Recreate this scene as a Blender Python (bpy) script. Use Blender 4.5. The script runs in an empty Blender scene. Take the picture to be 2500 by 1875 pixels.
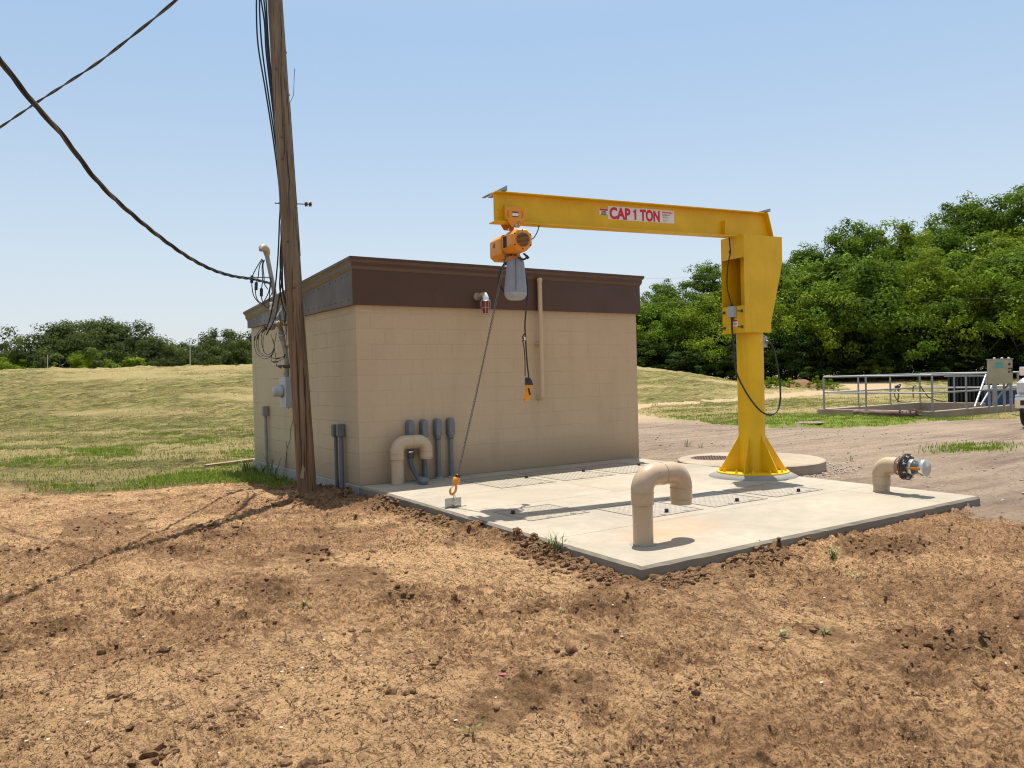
import bpy, bmesh, math, random
import numpy as np
from mathutils import Vector, Matrix
random.seed(7); rng = np.random.default_rng(7)
scn = bpy.context.scene
COL = scn.collection
R = math.radians
# ------------------------------------------------------------------ camera
F = 1934.8; PITCH = -0.0088246; ROLL = -0.0244926; YAW = 0.5941728
CAM = Vector((-4.0715, -9.5853, 1.3557))
fw = Vector((math.sin(YAW)*math.cos(PITCH), math.cos(YAW)*math.cos(PITCH), math.sin(PITCH)))
r0 = Vector((math.cos(YAW), -math.sin(YAW), 0)); u0 = r0.cross(fw)
rt = r0*math.cos(ROLL)+u0*math.sin(ROLL); up = -r0*math.sin(ROLL)+u0*math.cos(ROLL)
def ray(x, y): return fw + rt*((x-1250)/F) - up*((y-937.5)/F)
def at(x, y, d): return CAM + ray(x, y)*d           # photo pixel and depth (m) -> world point
def pz(x, y, z=0.0):
    d = ray(x, y); return CAM + d*((z-CAM.z)/d.z)
cd = bpy.data.cameras.new('camera'); cam = bpy.data.objects.new('camera', cd); COL.objects.link(cam)
cam.matrix_world = Matrix(((rt.x, up.x, -fw.x, CAM.x), (rt.y, up.y, -fw.y, CAM.y), (rt.z, up.z, -fw.z, CAM.z), (0, 0, 0, 1)))
cd.sensor_width = 36; cd.lens = 36*F/2500; cd.clip_start = .05; cd.clip_end = 3000
scn.camera = cam
# ------------------------------------------------------------------ light
SUNV = Vector((.232, .252, 1)).normalized()
w = bpy.data.worlds.new('World'); scn.world = w; w.use_nodes = True
nt = w.node_tree; bg = nt.nodes['Background']
sky = nt.nodes.new('ShaderNodeTexSky'); sky.sky_type = 'NISHITA'; sky.sun_disc = False
sky.sun_elevation = math.asin(SUNV.z); sky.sun_rotation = math.atan2(SUNV.x, SUNV.y)
sky.air_density = 1.0; sky.dust_density = 1.6; sky.ozone_density = 1.3; sky.altitude = 200
tcw = nt.nodes.new('ShaderNodeTexCoord'); sx_ = nt.nodes.new('ShaderNodeSeparateXYZ'); nt.links.new(tcw.outputs['Generated'], sx_.inputs[0])
rmp = nt.nodes.new('ShaderNodeValToRGB'); nt.links.new(sx_.outputs[2], rmp.inputs[0]); cr_ = rmp.color_ramp
for e_, (p_, v_) in zip([cr_.elements[0], cr_.elements[1], cr_.elements.new(.12), cr_.elements.new(.3)], ((0.0, .92), (.9, .5), (.12, .75), (.3, .62))): e_.position = p_; e_.color = (v_, v_, v_, 1)
mxw = nt.nodes.new('ShaderNodeMix'); mxw.data_type = 'RGBA'; nt.links.new(rmp.outputs[0], mxw.inputs[0]); nt.links.new(sky.outputs[0], mxw.inputs[6]); 
rm2 = nt.nodes.new('ShaderNodeValToRGB'); nt.links.new(sx_.outputs[2], rm2.inputs[0]); cr2 = rm2.color_ramp
for e_, (p_, v_) in zip([cr2.elements[0], cr2.elements[1], cr2.elements.new(.14), cr2.elements.new(.4)], ((0.0, (.86, .88, .90)), (.95, (.27, .48, .82)), (.14, (.75, .86, .95)), (.4, (.47, .69, .95)))): e_.position = p_; e_.color = (*v_, 1)
sc_ = nt.nodes.new('ShaderNodeVectorMath'); sc_.operation = 'SCALE'; nt.links.new(rm2.outputs[0], sc_.inputs[0]); sc_.inputs['Scale'].default_value = 6.6
nt.links.new(sc_.outputs[0], mxw.inputs[7])
nt.links.new(mxw.outputs[2], bg.inputs[0]); bg.inputs[1].default_value = .088
sl = bpy.data.lights.new('sun', 'SUN'); sl.energy = 5.0; sl.angle = R(.53); sl.color = (1, .94, .84)
so = bpy.data.objects.new('sun', sl); COL.objects.link(so); so.rotation_euler = SUNV.to_track_quat('Z', 'Y').to_euler(); so.location = (0, 0, 30)
vs = scn.view_settings; scn.display_settings.display_device = 'sRGB'
vs.view_transform = 'Standard'; vs.look = 'None'; vs.exposure = .66; vs.gamma = 1; vs.use_curve_mapping = False
try: scn.cycles.filter_width = 1.15
except Exception: pass
scn.render.resolution_x = 1024; scn.render.resolution_y = 768
# ------------------------------------------------------------------ materials
class NT:
    def __init__(s, name):
        s.m = bpy.data.materials.new(name); s.m.use_nodes = True; s.t = s.m.node_tree
        s.b = s.t.nodes['Principled BSDF']; s.geo = None
    def n(s, typ, ins=None, **kw):
        nd = s.t.nodes.new(typ)
        for k, v in kw.items(): setattr(nd, k, v)
        for k, v in (ins or {}).items():
            if isinstance(v, bpy.types.NodeSocket): s.t.links.new(v, nd.inputs[k])
            else: nd.inputs[k].default_value = v
        return nd
    def pos(s, scale=(1, 1, 1), rot=(0, 0, 0), obj=True):
        tc = s.n('ShaderNodeTexCoord')
        mp = s.n('ShaderNodeMapping', {'Vector': tc.outputs['Object'] if obj else tc.outputs['Generated'], 'Scale': scale, 'Rotation': rot})
        return mp.outputs[0]
    def noise(s, scale, detail=6, rough=.6, vec=None, dist=0):
        return s.n('ShaderNodeTexNoise', {'Vector': vec or s.pos(), 'Scale': scale, 'Detail': detail, 'Roughness': rough, 'Distortion': dist}).outputs['Fac']
    def ramp(s, fac, stops, interp='LINEAR'):
        nd = s.n('ShaderNodeValToRGB', {'Fac': fac}); cr = nd.color_ramp; cr.interpolation = interp
        while len(cr.elements) < len(stops): cr.elements.new(.5)
        for e, (p, c) in zip(cr.elements, stops):
            e.position = p; e.color = (*c, 1) if isinstance(c, tuple) else (c, c, c, 1)
        return nd.outputs[0]
    def mix(s, f, a, b, mode='MIX'):
        nd = s.n('ShaderNodeMix', data_type='RGBA', blend_type=mode)
        for i, v in ((0, f), (6, a), (7, b)):
            if isinstance(v, bpy.types.NodeSocket): s.t.links.new(v, nd.inputs[i])
            elif i == 0: nd.inputs[0].default_value = v
            else: nd.inputs[i].default_value = (*v, 1) if isinstance(v, tuple) else (v, v, v, 1)
        return nd.outputs[2]
    def math(s, op, a, b=0.0, c=None):
        nd = s.n('ShaderNodeMath', operation=op)
        for i, v in enumerate((a, b, c)):
            if v is None: continue
            if isinstance(v, bpy.types.NodeSocket): s.t.links.new(v, nd.inputs[i])
            else: nd.inputs[i].default_value = v
        return nd.outputs[0]
    def attr(s, name): return s.n('ShaderNodeAttribute', attribute_name=name).outputs['Fac']
    def set(s, **kw):
        names = dict(color='Base Color', rough='Roughness', metal='Metallic', spec='Specular IOR Level', coat='Coat Weight', normal='Normal', trans='Transmission Weight', emis='Emission Color', emis_s='Emission Strength', sub='Subsurface Weight', alpha='Alpha', coatr='Coat Roughness')
        for k, v in kw.items():
            i = s.b.inputs[names[k]]
            if isinstance(v, bpy.types.NodeSocket): s.t.links.new(v, i)
            else: i.default_value = (*v, 1) if isinstance(v, tuple) else v
        return s
    def bump(s, h, strength=.3, dist=.01, prev=None):
        nd = s.n('ShaderNodeBump', {'Height': h, 'Strength': strength, 'Distance': dist})
        if prev: s.t.links.new(prev, nd.inputs['Normal'])
        return nd.outputs[0]

def paint(name, col, rough=.4, var=.12, metal=0, spec=.5, scale=6, bump=.05, dirt=None, coat=0):
    m = NT(name)
    n1 = m.noise(scale, 5, .6); n2 = m.noise(scale*14, 3, .6)
    f = m.ramp(n1, [(.3, 1-var), (.7, 1+var*.4)])
    c = m.mix(1.0, col, f, 'MULTIPLY')
    c = m.mix(.25, c, m.ramp(n2, [(.3, tuple(v*.8 for v in col)), (.7, tuple(min(1, v*1.1) for v in col))]))
    if dirt: c = m.mix(m.ramp(m.noise(scale*2.3, 8, .7), [(.55, 0.0), (.75, .6)]), c, dirt)
    m.set(color=c, rough=m.ramp(n1, [(.3, min(1, rough*1.2)), (.7, rough*.85)]), metal=metal, spec=spec, coat=coat, normal=m.bump(n2, bump, .003))
    return m.m

M = {}
M['yellow'] = paint('yellow_enamel', (.74, .455, .002), .38, .07, scale=3, bump=.05, spec=.4, dirt=(.5, .29, .01))
def enamel():
    m = NT('scuffed_yellow_enamel'); col = (.75, .445, .002)
    n1 = m.noise(2.2, 5, .6); n2 = m.noise(9, 8, .75); n3 = m.noise(34, 5, .7); run = m.noise(1.0, 6, .7, m.pos((9, 9, .7)))
    c = m.mix(m.ramp(n1, [(.35, 0.0), (.68, 1.0)]), tuple(v*.84 for v in col), col)
    c = m.mix(m.math('MULTIPLY', m.ramp(run, [(.30, 1.0), (.45, 0.0)]), .28), c, (.42, .25, .02))
    c = m.mix(m.math('MULTIPLY', m.ramp(n2, [(.66, 0.0), (.70, 1.0)]), .6), c, (.36, .19, .02))
    c = m.mix(m.math('MULTIPLY', m.ramp(n3, [(.72, 0.0), (.75, 1.0)]), .8), c, (.10, .05, .02))
    m.set(color=c, rough=m.ramp(n1, [(.3, .52), (.7, .34)]), spec=.4, normal=m.bump(m.math('ADD', n1, m.math('MULTIPLY', n3, .2)), .12, .006)); return m.m
M['yellow'] = enamel()
M['orange'] = paint('orange_enamel', (.70, .27, .012), .42, .08, scale=8)
M['orange_dark'] = paint('worn_orange', (.52, .2, .015), .5, .3, scale=20)
M['galv'] = paint('galvanized_steel', (.30, .31, .32), .42, .2, metal=.6, scale=12)
M['steel'] = paint('bare_steel', (.5, .49, .46), .35, .25, metal=.8, scale=20)
M['bright'] = paint('polished_aluminium', (.72, .7, .66), .22, .1, metal=.9, scale=20)
M['capface'] = paint('cast_aluminium', (.46, .44, .41), .5, .15, metal=.15, scale=20)
M['dark_steel'] = paint('dark_steel', (.10, .10, .10), .5, .2, metal=.4, scale=12)
M['black'] = paint('black_rubber', (.018, .018, .02), .5, .2, scale=10)
M['black_gloss'] = paint('black_enamel', (.014, .014, .016), .2, .2, scale=10)
M['maroon'] = paint('maroon_gasket', (.12, .012, .015), .45, .2)
M['grey_pvc'] = paint('grey_pvc', (.13, .145, .165), .45, .15, scale=7, dirt=(.2, .19, .17))
M['grey_box'] = paint('grey_enclosure', (.34, .38, .42), .4, .08, scale=4)
M['rusty_pipe'] = paint('weathered_conduit', (.27, .26, .24), .6, .35, scale=9, dirt=(.16, .11, .07))
M['pvc_tan'] = paint('tan_glossy_pipe', (.45, .335, .22), .28, .06, scale=5, bump=.03, dirt=(.42, .29, .19), coat=.15)
M['hood'] = paint('beige_cast_metal', (.30, .24, .17), .5, .15, scale=15)
M['canvas'] = paint('grey_canvas', (.25, .28, .33), .7, .15, scale=9, bump=.3)
M['canvas_dusty'] = paint('dusty_canvas', (.35, .36, .37), .8, .3, scale=20, bump=.3)
M['white'] = paint('white_vinyl', (.72, .70, .66), .5, .05)
M['red'] = paint('red_lettering', (.55, .008, .03), .5, .05)
M['ink'] = paint('black_ink', (.04, .04, .045), .6, .05)
M['brown'] = paint('brown_painted_metal', (.070, .031, .019), .42, .12, scale=3, bump=.04, spec=.45)
M['brown_bounce'] = paint('brown_trim_ground_bounce', (.10, .054, .033), .4, .12, scale=3, bump=.04)  # lighter brown for downward coves, painting in light reflected from the ground
M['greymetal'] = paint('grey_fascia_metal', (.105, .09, .082), .5, .25, metal=.1, scale=1.2, bump=.06)
M['tan_bounce'] = paint('tan_trim_ground_bounce', (.17, .12, .06), .4, .2, scale=3)  # tan for the side coves, ground reflection put into the colour
M['roof'] = paint('roof_membrane', (.3, .29, .27), .8, .2)
M['tan_paint'] = paint('tan_paint', (.50, .375, .235), .5, .08, scale=4)
M['glass_red'] = paint('red_glass', (.22, .008, .01), .12, .1, spec=.8)
M['clear'] = paint('clear_globe', (.6, .6, .58), .15, .1, spec=.8)
M['pink'] = paint('magenta_plastic', (.38, .03, .12), .4, .1)
M['truck_paint'] = paint('silver_white_paint', (.50, .53, .57), .25, .03, coat=.6)
M['chrome'] = paint('chrome', (.75, .76, .78), .12, .05, metal=1)
M['headlamp'] = paint('headlamp_lens', (.55, .57, .6), .08, .05, spec=.9)
M['windscreen'] = paint('tinted_glass', (.02, .025, .03), .05, .05, spec=.9)
M['tyre'] = paint('tyre_rubber', (.016, .016, .017), .8, .2)
M['blue'] = paint('blue_bin_plastic', (.01, .045, .16), .5, .15)
M['paper'] = paint('cream_cabinet_paint', (.36, .32, .2), .5, .25, scale=3, dirt=(.2, .17, .08))
M['teal'] = paint('teal_notice', (.12, .3, .3), .5, .15)
M['insul'] = paint('brown_porcelain', (.06, .03, .02), .2, .1)
M['wire'] = paint('weathered_cable', (.028, .026, .025), .6, .3, scale=30)
M['wire_bare'] = paint('bare_aluminium_wire', (.11, .098, .085), .5, .25, metal=.3, scale=30)
M['timber'] = paint('old_plank_wood', (.3, .22, .13), .85, .35, scale=10, bump=.4)
M['iron'] = paint('rusty_iron', (.10, .065, .05), .8, .35, scale=14, bump=.4)
M['chain'] = paint('oiled_chain_steel', (.17, .155, .135), .45, .3, metal=.5, scale=60)
M['leafweed'] = paint('weed_leaf', (.12, .17, .035), .6, .25, scale=30)

def wood_mat():
    m = NT('weathered_pole_wood')
    v = m.pos((14, 14, .55)); n1 = m.noise(1.0, 8, .65, v); v2 = m.pos((60, 60, 1.2)); n2 = m.noise(1.0, 4, .6, v2)
    big = m.noise(.7, 3, .5)
    zz = m.n('ShaderNodeSeparateXYZ', {'Vector': m.n('ShaderNodeTexCoord').outputs['Object']}).outputs['Z']
    low = m.n('ShaderNodeMapRange', {'Value': zz, 'From Min': 0, 'From Max': 4.5, 'To Min': 0, 'To Max': 1}).outputs[0]
    base = m.mix(low, (.25, .135, .066), (.235, .185, .13))
    c = m.mix(m.ramp(n1, [(.32, 0.0), (.66, 1.0)]), m.mix(1.0, base, .38, 'MULTIPLY'), base)
    c = m.mix(m.ramp(n2, [(.35, .55), (.6, 0.0)]), c, m.mix(1.0, c, .55, 'MULTIPLY'))
    c = m.mix(m.ramp(big, [(.4, 0.0), (.75, .5)]), c, (.30, .24, .17))
    # drying checks
    cr = m.noise(1.0, 3, .5, m.pos((26, 26, .35)), .3); cr2 = m.noise(1.0, 3, .5, m.pos((48, 48, .8)))
    ck = m.math('MAXIMUM', m.ramp(cr, [(.375, 1.0), (.40, 0.0)]), m.math('MULTIPLY', m.ramp(cr2, [(.37, 1.0), (.395, 0.0)]), .8))
    c = m.mix(m.math('MULTIPLY', ck, .9), c, (.035, .022, .015))
    h = m.math('SUBTRACT', m.math('ADD', n1, m.math('MULTIPLY', n2, .6)), m.math('MULTIPLY', ck, 2.0))
    m.set(color=c, rough=.88, spec=.2, normal=m.bump(h, .55, .012)); return m.m
M['pole'] = wood_mat()

def block_mat(name, axis, col, vis, off=0.0):
    m = NT(name)
    s = m.n('ShaderNodeSeparateXYZ', {'Vector': m.n('ShaderNodeTexCoord').outputs['Object']})
    cx = m.math('ADD', s.outputs[axis], off)
    uv = m.n('ShaderNodeCombineXYZ', {'X': cx, 'Y': s.outputs[2]}).outputs[0]
    wob = m.noise(3, 3, .6)
    uvw = m.n('ShaderNodeVectorMath', {0: uv, 1: m.n('ShaderNodeCombineXYZ', {'X': m.math('MULTIPLY', m.math('SUBTRACT', wob, .5), .008), 'Y': m.math('MULTIPLY', m.math('SUBTRACT', wob, .5), .008)}).outputs[0]}, operation='ADD').outputs[0]
    br = m.n('ShaderNodeTexBrick', {'Vector': uvw, 'Scale': 1.0, 'Brick Width': .4064, 'Row Height': .2032, 'Mortar Size': .0045, 'Mortar Smooth': .6, 'Bias': 0, 'Color1': (1, 1, 1, 1), 'Color2': (.86, .86, .86, 1), 'Mortar': (0, 0, 0, 1)}, offset=.5)
    mort = br.outputs['Fac']
    fade = m.ramp(m.noise(1.4, 4, .6), [(.40, .15), (.62, 1.0)])
    mv = m.math('MULTIPLY', mort, fade)
    big = m.noise(.9, 4, .6); fine = m.noise(160, 3, .7); med = m.noise(26, 5, .7)
    c = m.mix(m.ramp(big, [(.3, 0.0), (.7, 1.0)]), tuple(v*.90 for v in col), col)
    c = m.mix(.06, c, br.outputs['Color'], 'MULTIPLY')
    c = m.mix(m.ramp(med, [(.3, .18), (.55, 0.0)]), c, tuple(v*.75 for v in col))
    c = m.mix(m.math('MULTIPLY', mv, vis), c, tuple(v*.5 for v in col))
    st = m.noise(1.0, 6, .7, m.pos((5, 5, .45))); c = m.mix(m.math('MULTIPLY', m.ramp(st, [(.34, 1.0), (.47, 0.0)]), .22), c, tuple(v*.62 for v in col))
    # splashed soil low on the wall
    low = m.n('ShaderNodeMapRange', {'Value': m.math('ADD', s.outputs[2], m.math('MULTIPLY', big, -.35)), 'From Min': -.15, 'From Max': .28, 'To Min': .55, 'To Max': 0}).outputs[0]
    c = m.mix(low, c, (.25, .155, .09))
    h = m.math('ADD', m.math('MULTIPLY', mv, -1.0), m.math('ADD', m.math('MULTIPLY', fine, .12), m.math('MULTIPLY', med, .22)))
    m.set(color=c, rough=.62, spec=.35, normal=m.bump(h, .45 if axis == 0 else .8, .006)); return m.m
M['block_front'] = block_mat('painted_block_front', 0, (.50, .38, .25), .12)
M['block_side'] = block_mat('painted_block_side', 1, (.46, .385, .25), .35, .2032)

def concrete_mat(name, col, broom=True, stain=True, rough=.8):
    m = NT(name)
    big = m.noise(.8, 6, .65, dist=.4); med = m.noise(5, 8, .7); fine = m.noise(120, 3, .8)
    c = m.mix(m.ramp(big, [(.35, 0.0), (.62, 1.0)]), tuple(v*.78 for v in col), tuple(v*1.04 for v in col))
    c = m.mix(m.ramp(med, [(.38, .45), (.58, 0.0)]), c, tuple(v*.70 for v in col))
    c = m.mix(m.ramp(fine, [(.28, .5), (.45, 0.0)]), c, tuple(v*.6 for v in col))
    if stain:
        p = m.n('ShaderNodeTexCoord').outputs['Object']
        for (sx, sy, rr, cc, k) in ((.62, -4.75, .42, (.40, .22, .11), .55), (1.15, -4.55, .5, (.42, .25, .13), .35), (.35, -.55, .5, (.3, .25, .2), .4), (3.3, -4.9, .9, (.36, .29, .21), .3), (2.6, -2.2, 1.1, (.38, .31, .22), .3), (.9, -2.0, .9, (.38, .31, .22), .25)):
            d = m.n('ShaderNodeVectorMath', {0: p, 1: (sx, sy, 0)}, operation='DISTANCE').outputs['Value']
            f = m.n('ShaderNodeMapRange', {'Value': m.math('ADD', d, m.math('MULTIPLY', m.math('SUBTRACT', med, .5), 1.1)), 'From Min': rr, 'From Max': rr*.2, 'To Min': 0, 'To Max': k}).outputs[0]
            c = m.mix(f, c, cc)
    h = m.math('ADD', m.math('MULTIPLY', fine, .4), m.math('MULTIPLY', med, .5))
    if broom: h = m.math('ADD', h, m.math('MULTIPLY', m.noise(1, 3, .6, m.pos((2, 130, 1))), .5))
    m.set(color=c, rough=rough, spec=.3, normal=m.bump(h, .4, .004)); return m.m
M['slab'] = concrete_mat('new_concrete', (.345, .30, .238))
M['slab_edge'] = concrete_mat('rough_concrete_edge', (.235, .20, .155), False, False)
M['found'] = concrete_mat('footing_concrete', (.34, .32, .28), False, False)
M['old_conc'] = concrete_mat('old_concrete', (.33, .265, .195), False, False)
M['grout'] = concrete_mat('grey_grout', (.27, .26, .235), False, False)

def tread_mat():
    m = NT('aluminium_tread_plate')
    n = m.noise(5, 6, .6); f = m.noise(70, 3, .6)
    c = m.mix(m.ramp(n, [(.3, 0.0), (.7, 1.0)]), (.25, .22, .175), (.32, .28, .225))
    m.set(color=c, rough=.5, metal=.3, spec=.5, normal=m.bump(f, .1, .002)); return m.m
M['tread'] = tread_mat()

def dirt_mat():
    m = NT('dry_clay_soil')
    P = m.pos()
    big = m.noise(.55, 5, .6, P); mid = m.noise(3.4, 8, .68, P, .6); fin = m.noise(17, 9, .78, P, .5); grit = m.noise(95, 5, .8, P)
    strk = m.noise(1.0, 6, .7, m.pos((26, 5, 10), (0, 0, R(-28))), 1.0)
    clod = m.attr('clod'); crust = m.attr('crust'); damp = m.attr('damp')
    light, tan, mids, dark = (.57, .36, .185), (.40, .235, .115), (.185, .10, .05), (.045, .024, .014)
    c = m.mix(m.ramp(mid, [(.36, 0.0), (.62, 1.0)]), tan, light)
    c = m.mix(m.math('MULTIPLY', crust, .55), c, light)
    c = m.mix(m.math('MULTIPLY', m.ramp(fin, [(.435, .95), (.53, 0.0)]), m.math('SUBTRACT', 1.0, m.math('MULTIPLY', crust, .6))), c, mids)
    c = m.mix(m.math('MULTIPLY', damp, .42), c, (.20, .105, .054))
    c = m.mix(m.math('MULTIPLY', m.ramp(strk, [(.40, 1.0), (.46, 0.0)]), .85), c, mids)
    sp = m.noise(7.5, 8, .85, P, .8); c = m.mix(m.math('MULTIPLY', m.ramp(sp, [(.40, 1.0), (.445, 0.0)]), .75), c, dark)
    c = m.mix(m.math('MULTIPLY', m.ramp(big, [(.46, .0), (.64, .85)]), m.ramp(fin, [(.42, .9), (.60, .15)])), c, mids)
    c = m.mix(m.math('MULTIPLY', m.ramp(grit, [(.40, 1.0), (.45, 0.0)]), .9), c, dark)
    g2 = m.noise(42, 6, .8, P); c = m.mix(m.math('MULTIPLY', m.ramp(g2, [(.40, 1.0), (.44, 0.0)]), .9), c, dark)
    c = m.mix(m.math('MULTIPLY', m.ramp(grit, [(.56, 0.0), (.66, 1.0)]), .5), c, (.62, .43, .26))
    c = m.mix(m.math('MULTIPLY', clod, .75), c, m.mix(m.ramp(fin, [(.35, 0.0), (.65, 1.0)]), dark, mids))
    # shrinkage cracks: bumped, with the shade in their depth painted as dark colour
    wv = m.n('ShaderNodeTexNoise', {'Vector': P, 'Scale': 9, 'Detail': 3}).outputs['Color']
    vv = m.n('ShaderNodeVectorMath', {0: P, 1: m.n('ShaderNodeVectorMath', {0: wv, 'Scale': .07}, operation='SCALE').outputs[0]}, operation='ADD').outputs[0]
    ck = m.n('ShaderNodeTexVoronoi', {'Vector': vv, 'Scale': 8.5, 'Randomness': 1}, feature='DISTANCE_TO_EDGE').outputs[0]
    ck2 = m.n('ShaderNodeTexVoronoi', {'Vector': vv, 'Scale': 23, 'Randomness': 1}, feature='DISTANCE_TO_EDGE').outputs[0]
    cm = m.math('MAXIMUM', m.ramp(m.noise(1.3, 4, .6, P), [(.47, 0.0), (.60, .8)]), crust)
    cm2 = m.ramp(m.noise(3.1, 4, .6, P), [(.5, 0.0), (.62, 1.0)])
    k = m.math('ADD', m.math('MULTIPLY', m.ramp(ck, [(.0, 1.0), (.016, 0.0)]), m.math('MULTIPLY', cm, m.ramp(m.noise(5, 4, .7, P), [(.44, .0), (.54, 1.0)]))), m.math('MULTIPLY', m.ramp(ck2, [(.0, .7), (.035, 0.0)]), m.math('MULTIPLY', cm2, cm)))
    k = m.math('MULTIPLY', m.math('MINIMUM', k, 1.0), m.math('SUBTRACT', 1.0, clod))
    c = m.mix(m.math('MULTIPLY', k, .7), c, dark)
    gr = m.attr('gravel'); c = m.mix(gr, c, m.mix(m.ramp(grit, [(.4, 0.0), (.6, 1.0)]), (.17, .12, .095), (.36, .29, .23)))
    gg = m.attr('green'); c = m.mix(gg, c, m.mix(m.ramp(fin, [(.4, 0.0), (.6, 1.0)]), (.10, .12, .03), (.28, .22, .1)))
    h = m.math('ADD', m.math('MULTIPLY', fin, 1.1), m.math('ADD', m.math('MULTIPLY', grit, .38), m.math('MULTIPLY', strk, .5)))
    h = m.math('ADD', h, m.math('MULTIPLY', g2, .7)); h = m.math('SUBTRACT', h, m.math('MULTIPLY', k, 1.2))
    m.set(color=c, rough=.95, spec=.12, normal=m.bump(h, 1.0, .026)); return m.m
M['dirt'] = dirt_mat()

def clod_mat():
    m = NT('crumbly_clay_clods'); n = m.noise(30, 8, .75); g = m.noise(120, 4, .8)
    c = m.mix(m.ramp(n, [(.35, 0.0), (.66, 1.0)]), (.085, .046, .026), (.27, .16, .085))
    m.set(color=c, rough=.96, spec=.1, normal=m.bump(m.math('ADD', n, m.math('MULTIPLY', g, .4)), .8, .012)); return m.m
M['clod'] = clod_mat()

def gravel_mat():
    m = NT('compacted_gravel')
    P = m.pos(); big = m.noise(.35, 5, .6, P, .5); st = m.noise(1.0, 6, .65, m.pos((.35, 3.2, 1), (0, 0, -.594-.12)), .4); fin = m.noise(14, 9, .8, P); grit = m.noise(60, 6, .85, P)
    c = m.mix(m.ramp(st, [(.38, 0.0), (.6, 1.0)]), (.14, .102, .078), (.255, .197, .15))
    c = m.mix(m.ramp(big, [(.4, 0.0), (.65, .55)]), c, (.32, .245, .175))
    c = m.mix(m.math('MULTIPLY', m.ramp(fin, [(.38, 1.0), (.5, 0.0)]), .65), c, (.14, .1, .075))
    c = m.mix(m.math('MULTIPLY', m.ramp(grit, [(.36, 1.0), (.46, 0.0)]), .7), c, (.09, .065, .05))
    c = m.mix(m.math('MULTIPLY', m.ramp(grit, [(.58, 0.0), (.7, 1.0)]), .55), c, (.55, .47, .4))
    tr = m.attr('track'); c = m.mix(tr, c, m.mix(m.ramp(fin, [(.35, 0.0), (.6, 1.0)]), (.25, .18, .11), (.40, .30, .19)))
    gg = m.attr('green'); c = m.mix(gg, c, m.mix(m.ramp(fin, [(.4, 0.0), (.6, 1.0)]), (.09, .13, .025), (.24, .22, .08)))
    h = m.math('ADD', m.math('MULTIPLY', fin, 1.0), m.math('MULTIPLY', grit, .5))
    m.set(color=c, rough=.95, spec=.12, normal=m.bump(h, .9, .03)); return m.m
M['gravel'] = gravel_mat()

def field_mat():
    m = NT('mown_dry_grass')
    rz = -YAW
    P = m.pos()
    def strk(sx, sy, d=6, r=.65, dist=.6): return m.noise(1.0, d, r, m.pos((sx, sy, sy), (0, 0, -rz)), dist)
    s1 = strk(.10, .55); s2 = strk(.35, 2.2, 7, .7); s3 = strk(1.6, 8, 7, .75); fin = m.noise(22, 8, .85, P); big = m.noise(.12, 4, .6, P)
    dry, drl, grn, dk = (.205, .165, .055), (.385, .315, .145), (.125, .145, .028), (.04, .036, .012)
    c = m.mix(m.ramp(s1, [(.40, 0.0), (.58, 1.0)]), grn, dry)
    c = m.mix(m.ramp(s2, [(.48, 0.0), (.62, .8)]), c, drl)
    c = m.mix(m.math('MULTIPLY', m.ramp(s3, [(.42, 1.0), (.49, 0.0)]), .95), c, dk)
    s5 = strk(.8, 3.5, 5, .8, 1.0); c = m.mix(m.math('MULTIPLY', m.ramp(s5, [(.42, 1.0), (.47, 0.0)]), .65), c, dk); c = m.mix(m.math('MULTIPLY', m.ramp(s5, [(.56, 0.0), (.62, 1.0)]), .5), c, drl)
    s4 = strk(4, 22, 5, .8, .8); c = m.mix(m.math('MULTIPLY', m.ramp(s4, [(.42, 1.0), (.48, 0.0)]), .8), c, dk)
    c = m.mix(m.math('MULTIPLY', m.ramp(s3, [(.55, 0.0), (.68, 1.0)]), .4), c, drl)
    c = m.mix(m.math('MULTIPLY', m.ramp(fin, [(.36, 1.0), (.5, 0.0)]), .5), c, dk)
    c = m.mix(m.math('MULTIPLY', m.ramp(fin, [(.52, 0.0), (.66, 1.0)]), .35), c, drl)
    lush = m.attr('lush'); c = m.mix(lush, c, m.mix(m.ramp(fin, [(.38, 0.0), (.62, 1.0)]), (.10, .15, .02), (.23, .27, .05)))
    dr = m.attr('dry'); c = m.mix(dr, c, m.mix(m.ramp(fin, [(.38, 0.0), (.6, 1.0)]), (.25, .19, .09), drl))
    so = m.attr('soil'); c = m.mix(so, c, m.mix(m.ramp(fin, [(.38, 0.0), (.6, 1.0)]), (.15, .085, .045), (.35, .22, .12)))
    h = m.math('ADD', fin, m.math('MULTIPLY', s3, 1.2))
    m.set(color=c, rough=.95, spec=.1, normal=m.bump(h, 1.0, .06)); return m.m
M['field'] = field_mat()

def leaf_mat(name, a, b, tr=.35):
    m = NT(name)
    oi = m.n('ShaderNodeAttribute', attribute_name='tone').outputs['Fac']
    c = m.mix(oi, a, b); m.set(color=c, rough=.8, spec=.06)
    t = m.n('ShaderNodeBsdfTranslucent', {'Color': m.mix(.35, c, (.3, .4, .03))})
    mx = m.n('ShaderNodeMixShader', {0: tr, 1: m.b.outputs[0], 2: t.outputs[0]})
    m.t.links.new(mx.outputs[0], m.t.nodes['Material Output'].inputs[0]); return m.m
M['leafA'] = leaf_mat('leaves_mid_green', (.016, .042, .005), (.155, .25, .022), .2)
M['leafB'] = leaf_mat('leaves_yellow_green', (.032, .072, .006), (.235, .31, .024), .24)
M['leafC'] = leaf_mat('leaves_dark_olive', (.026, .042, .014), (.105, .135, .045), .2)
M['leafD'] = leaf_mat('leaves_undergrowth_shade', (.010, .024, .004), (.05, .09, .012), .12)  # leaf colour darkened to paint in shade at the foot of the wood
M['bark'] = paint('bark', (.09, .065, .045), .9, .35, scale=3, bump=.5)
M['grassG'] = leaf_mat('grass_blades_green', (.10, .15, .015), (.25, .33, .06), .3)
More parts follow.
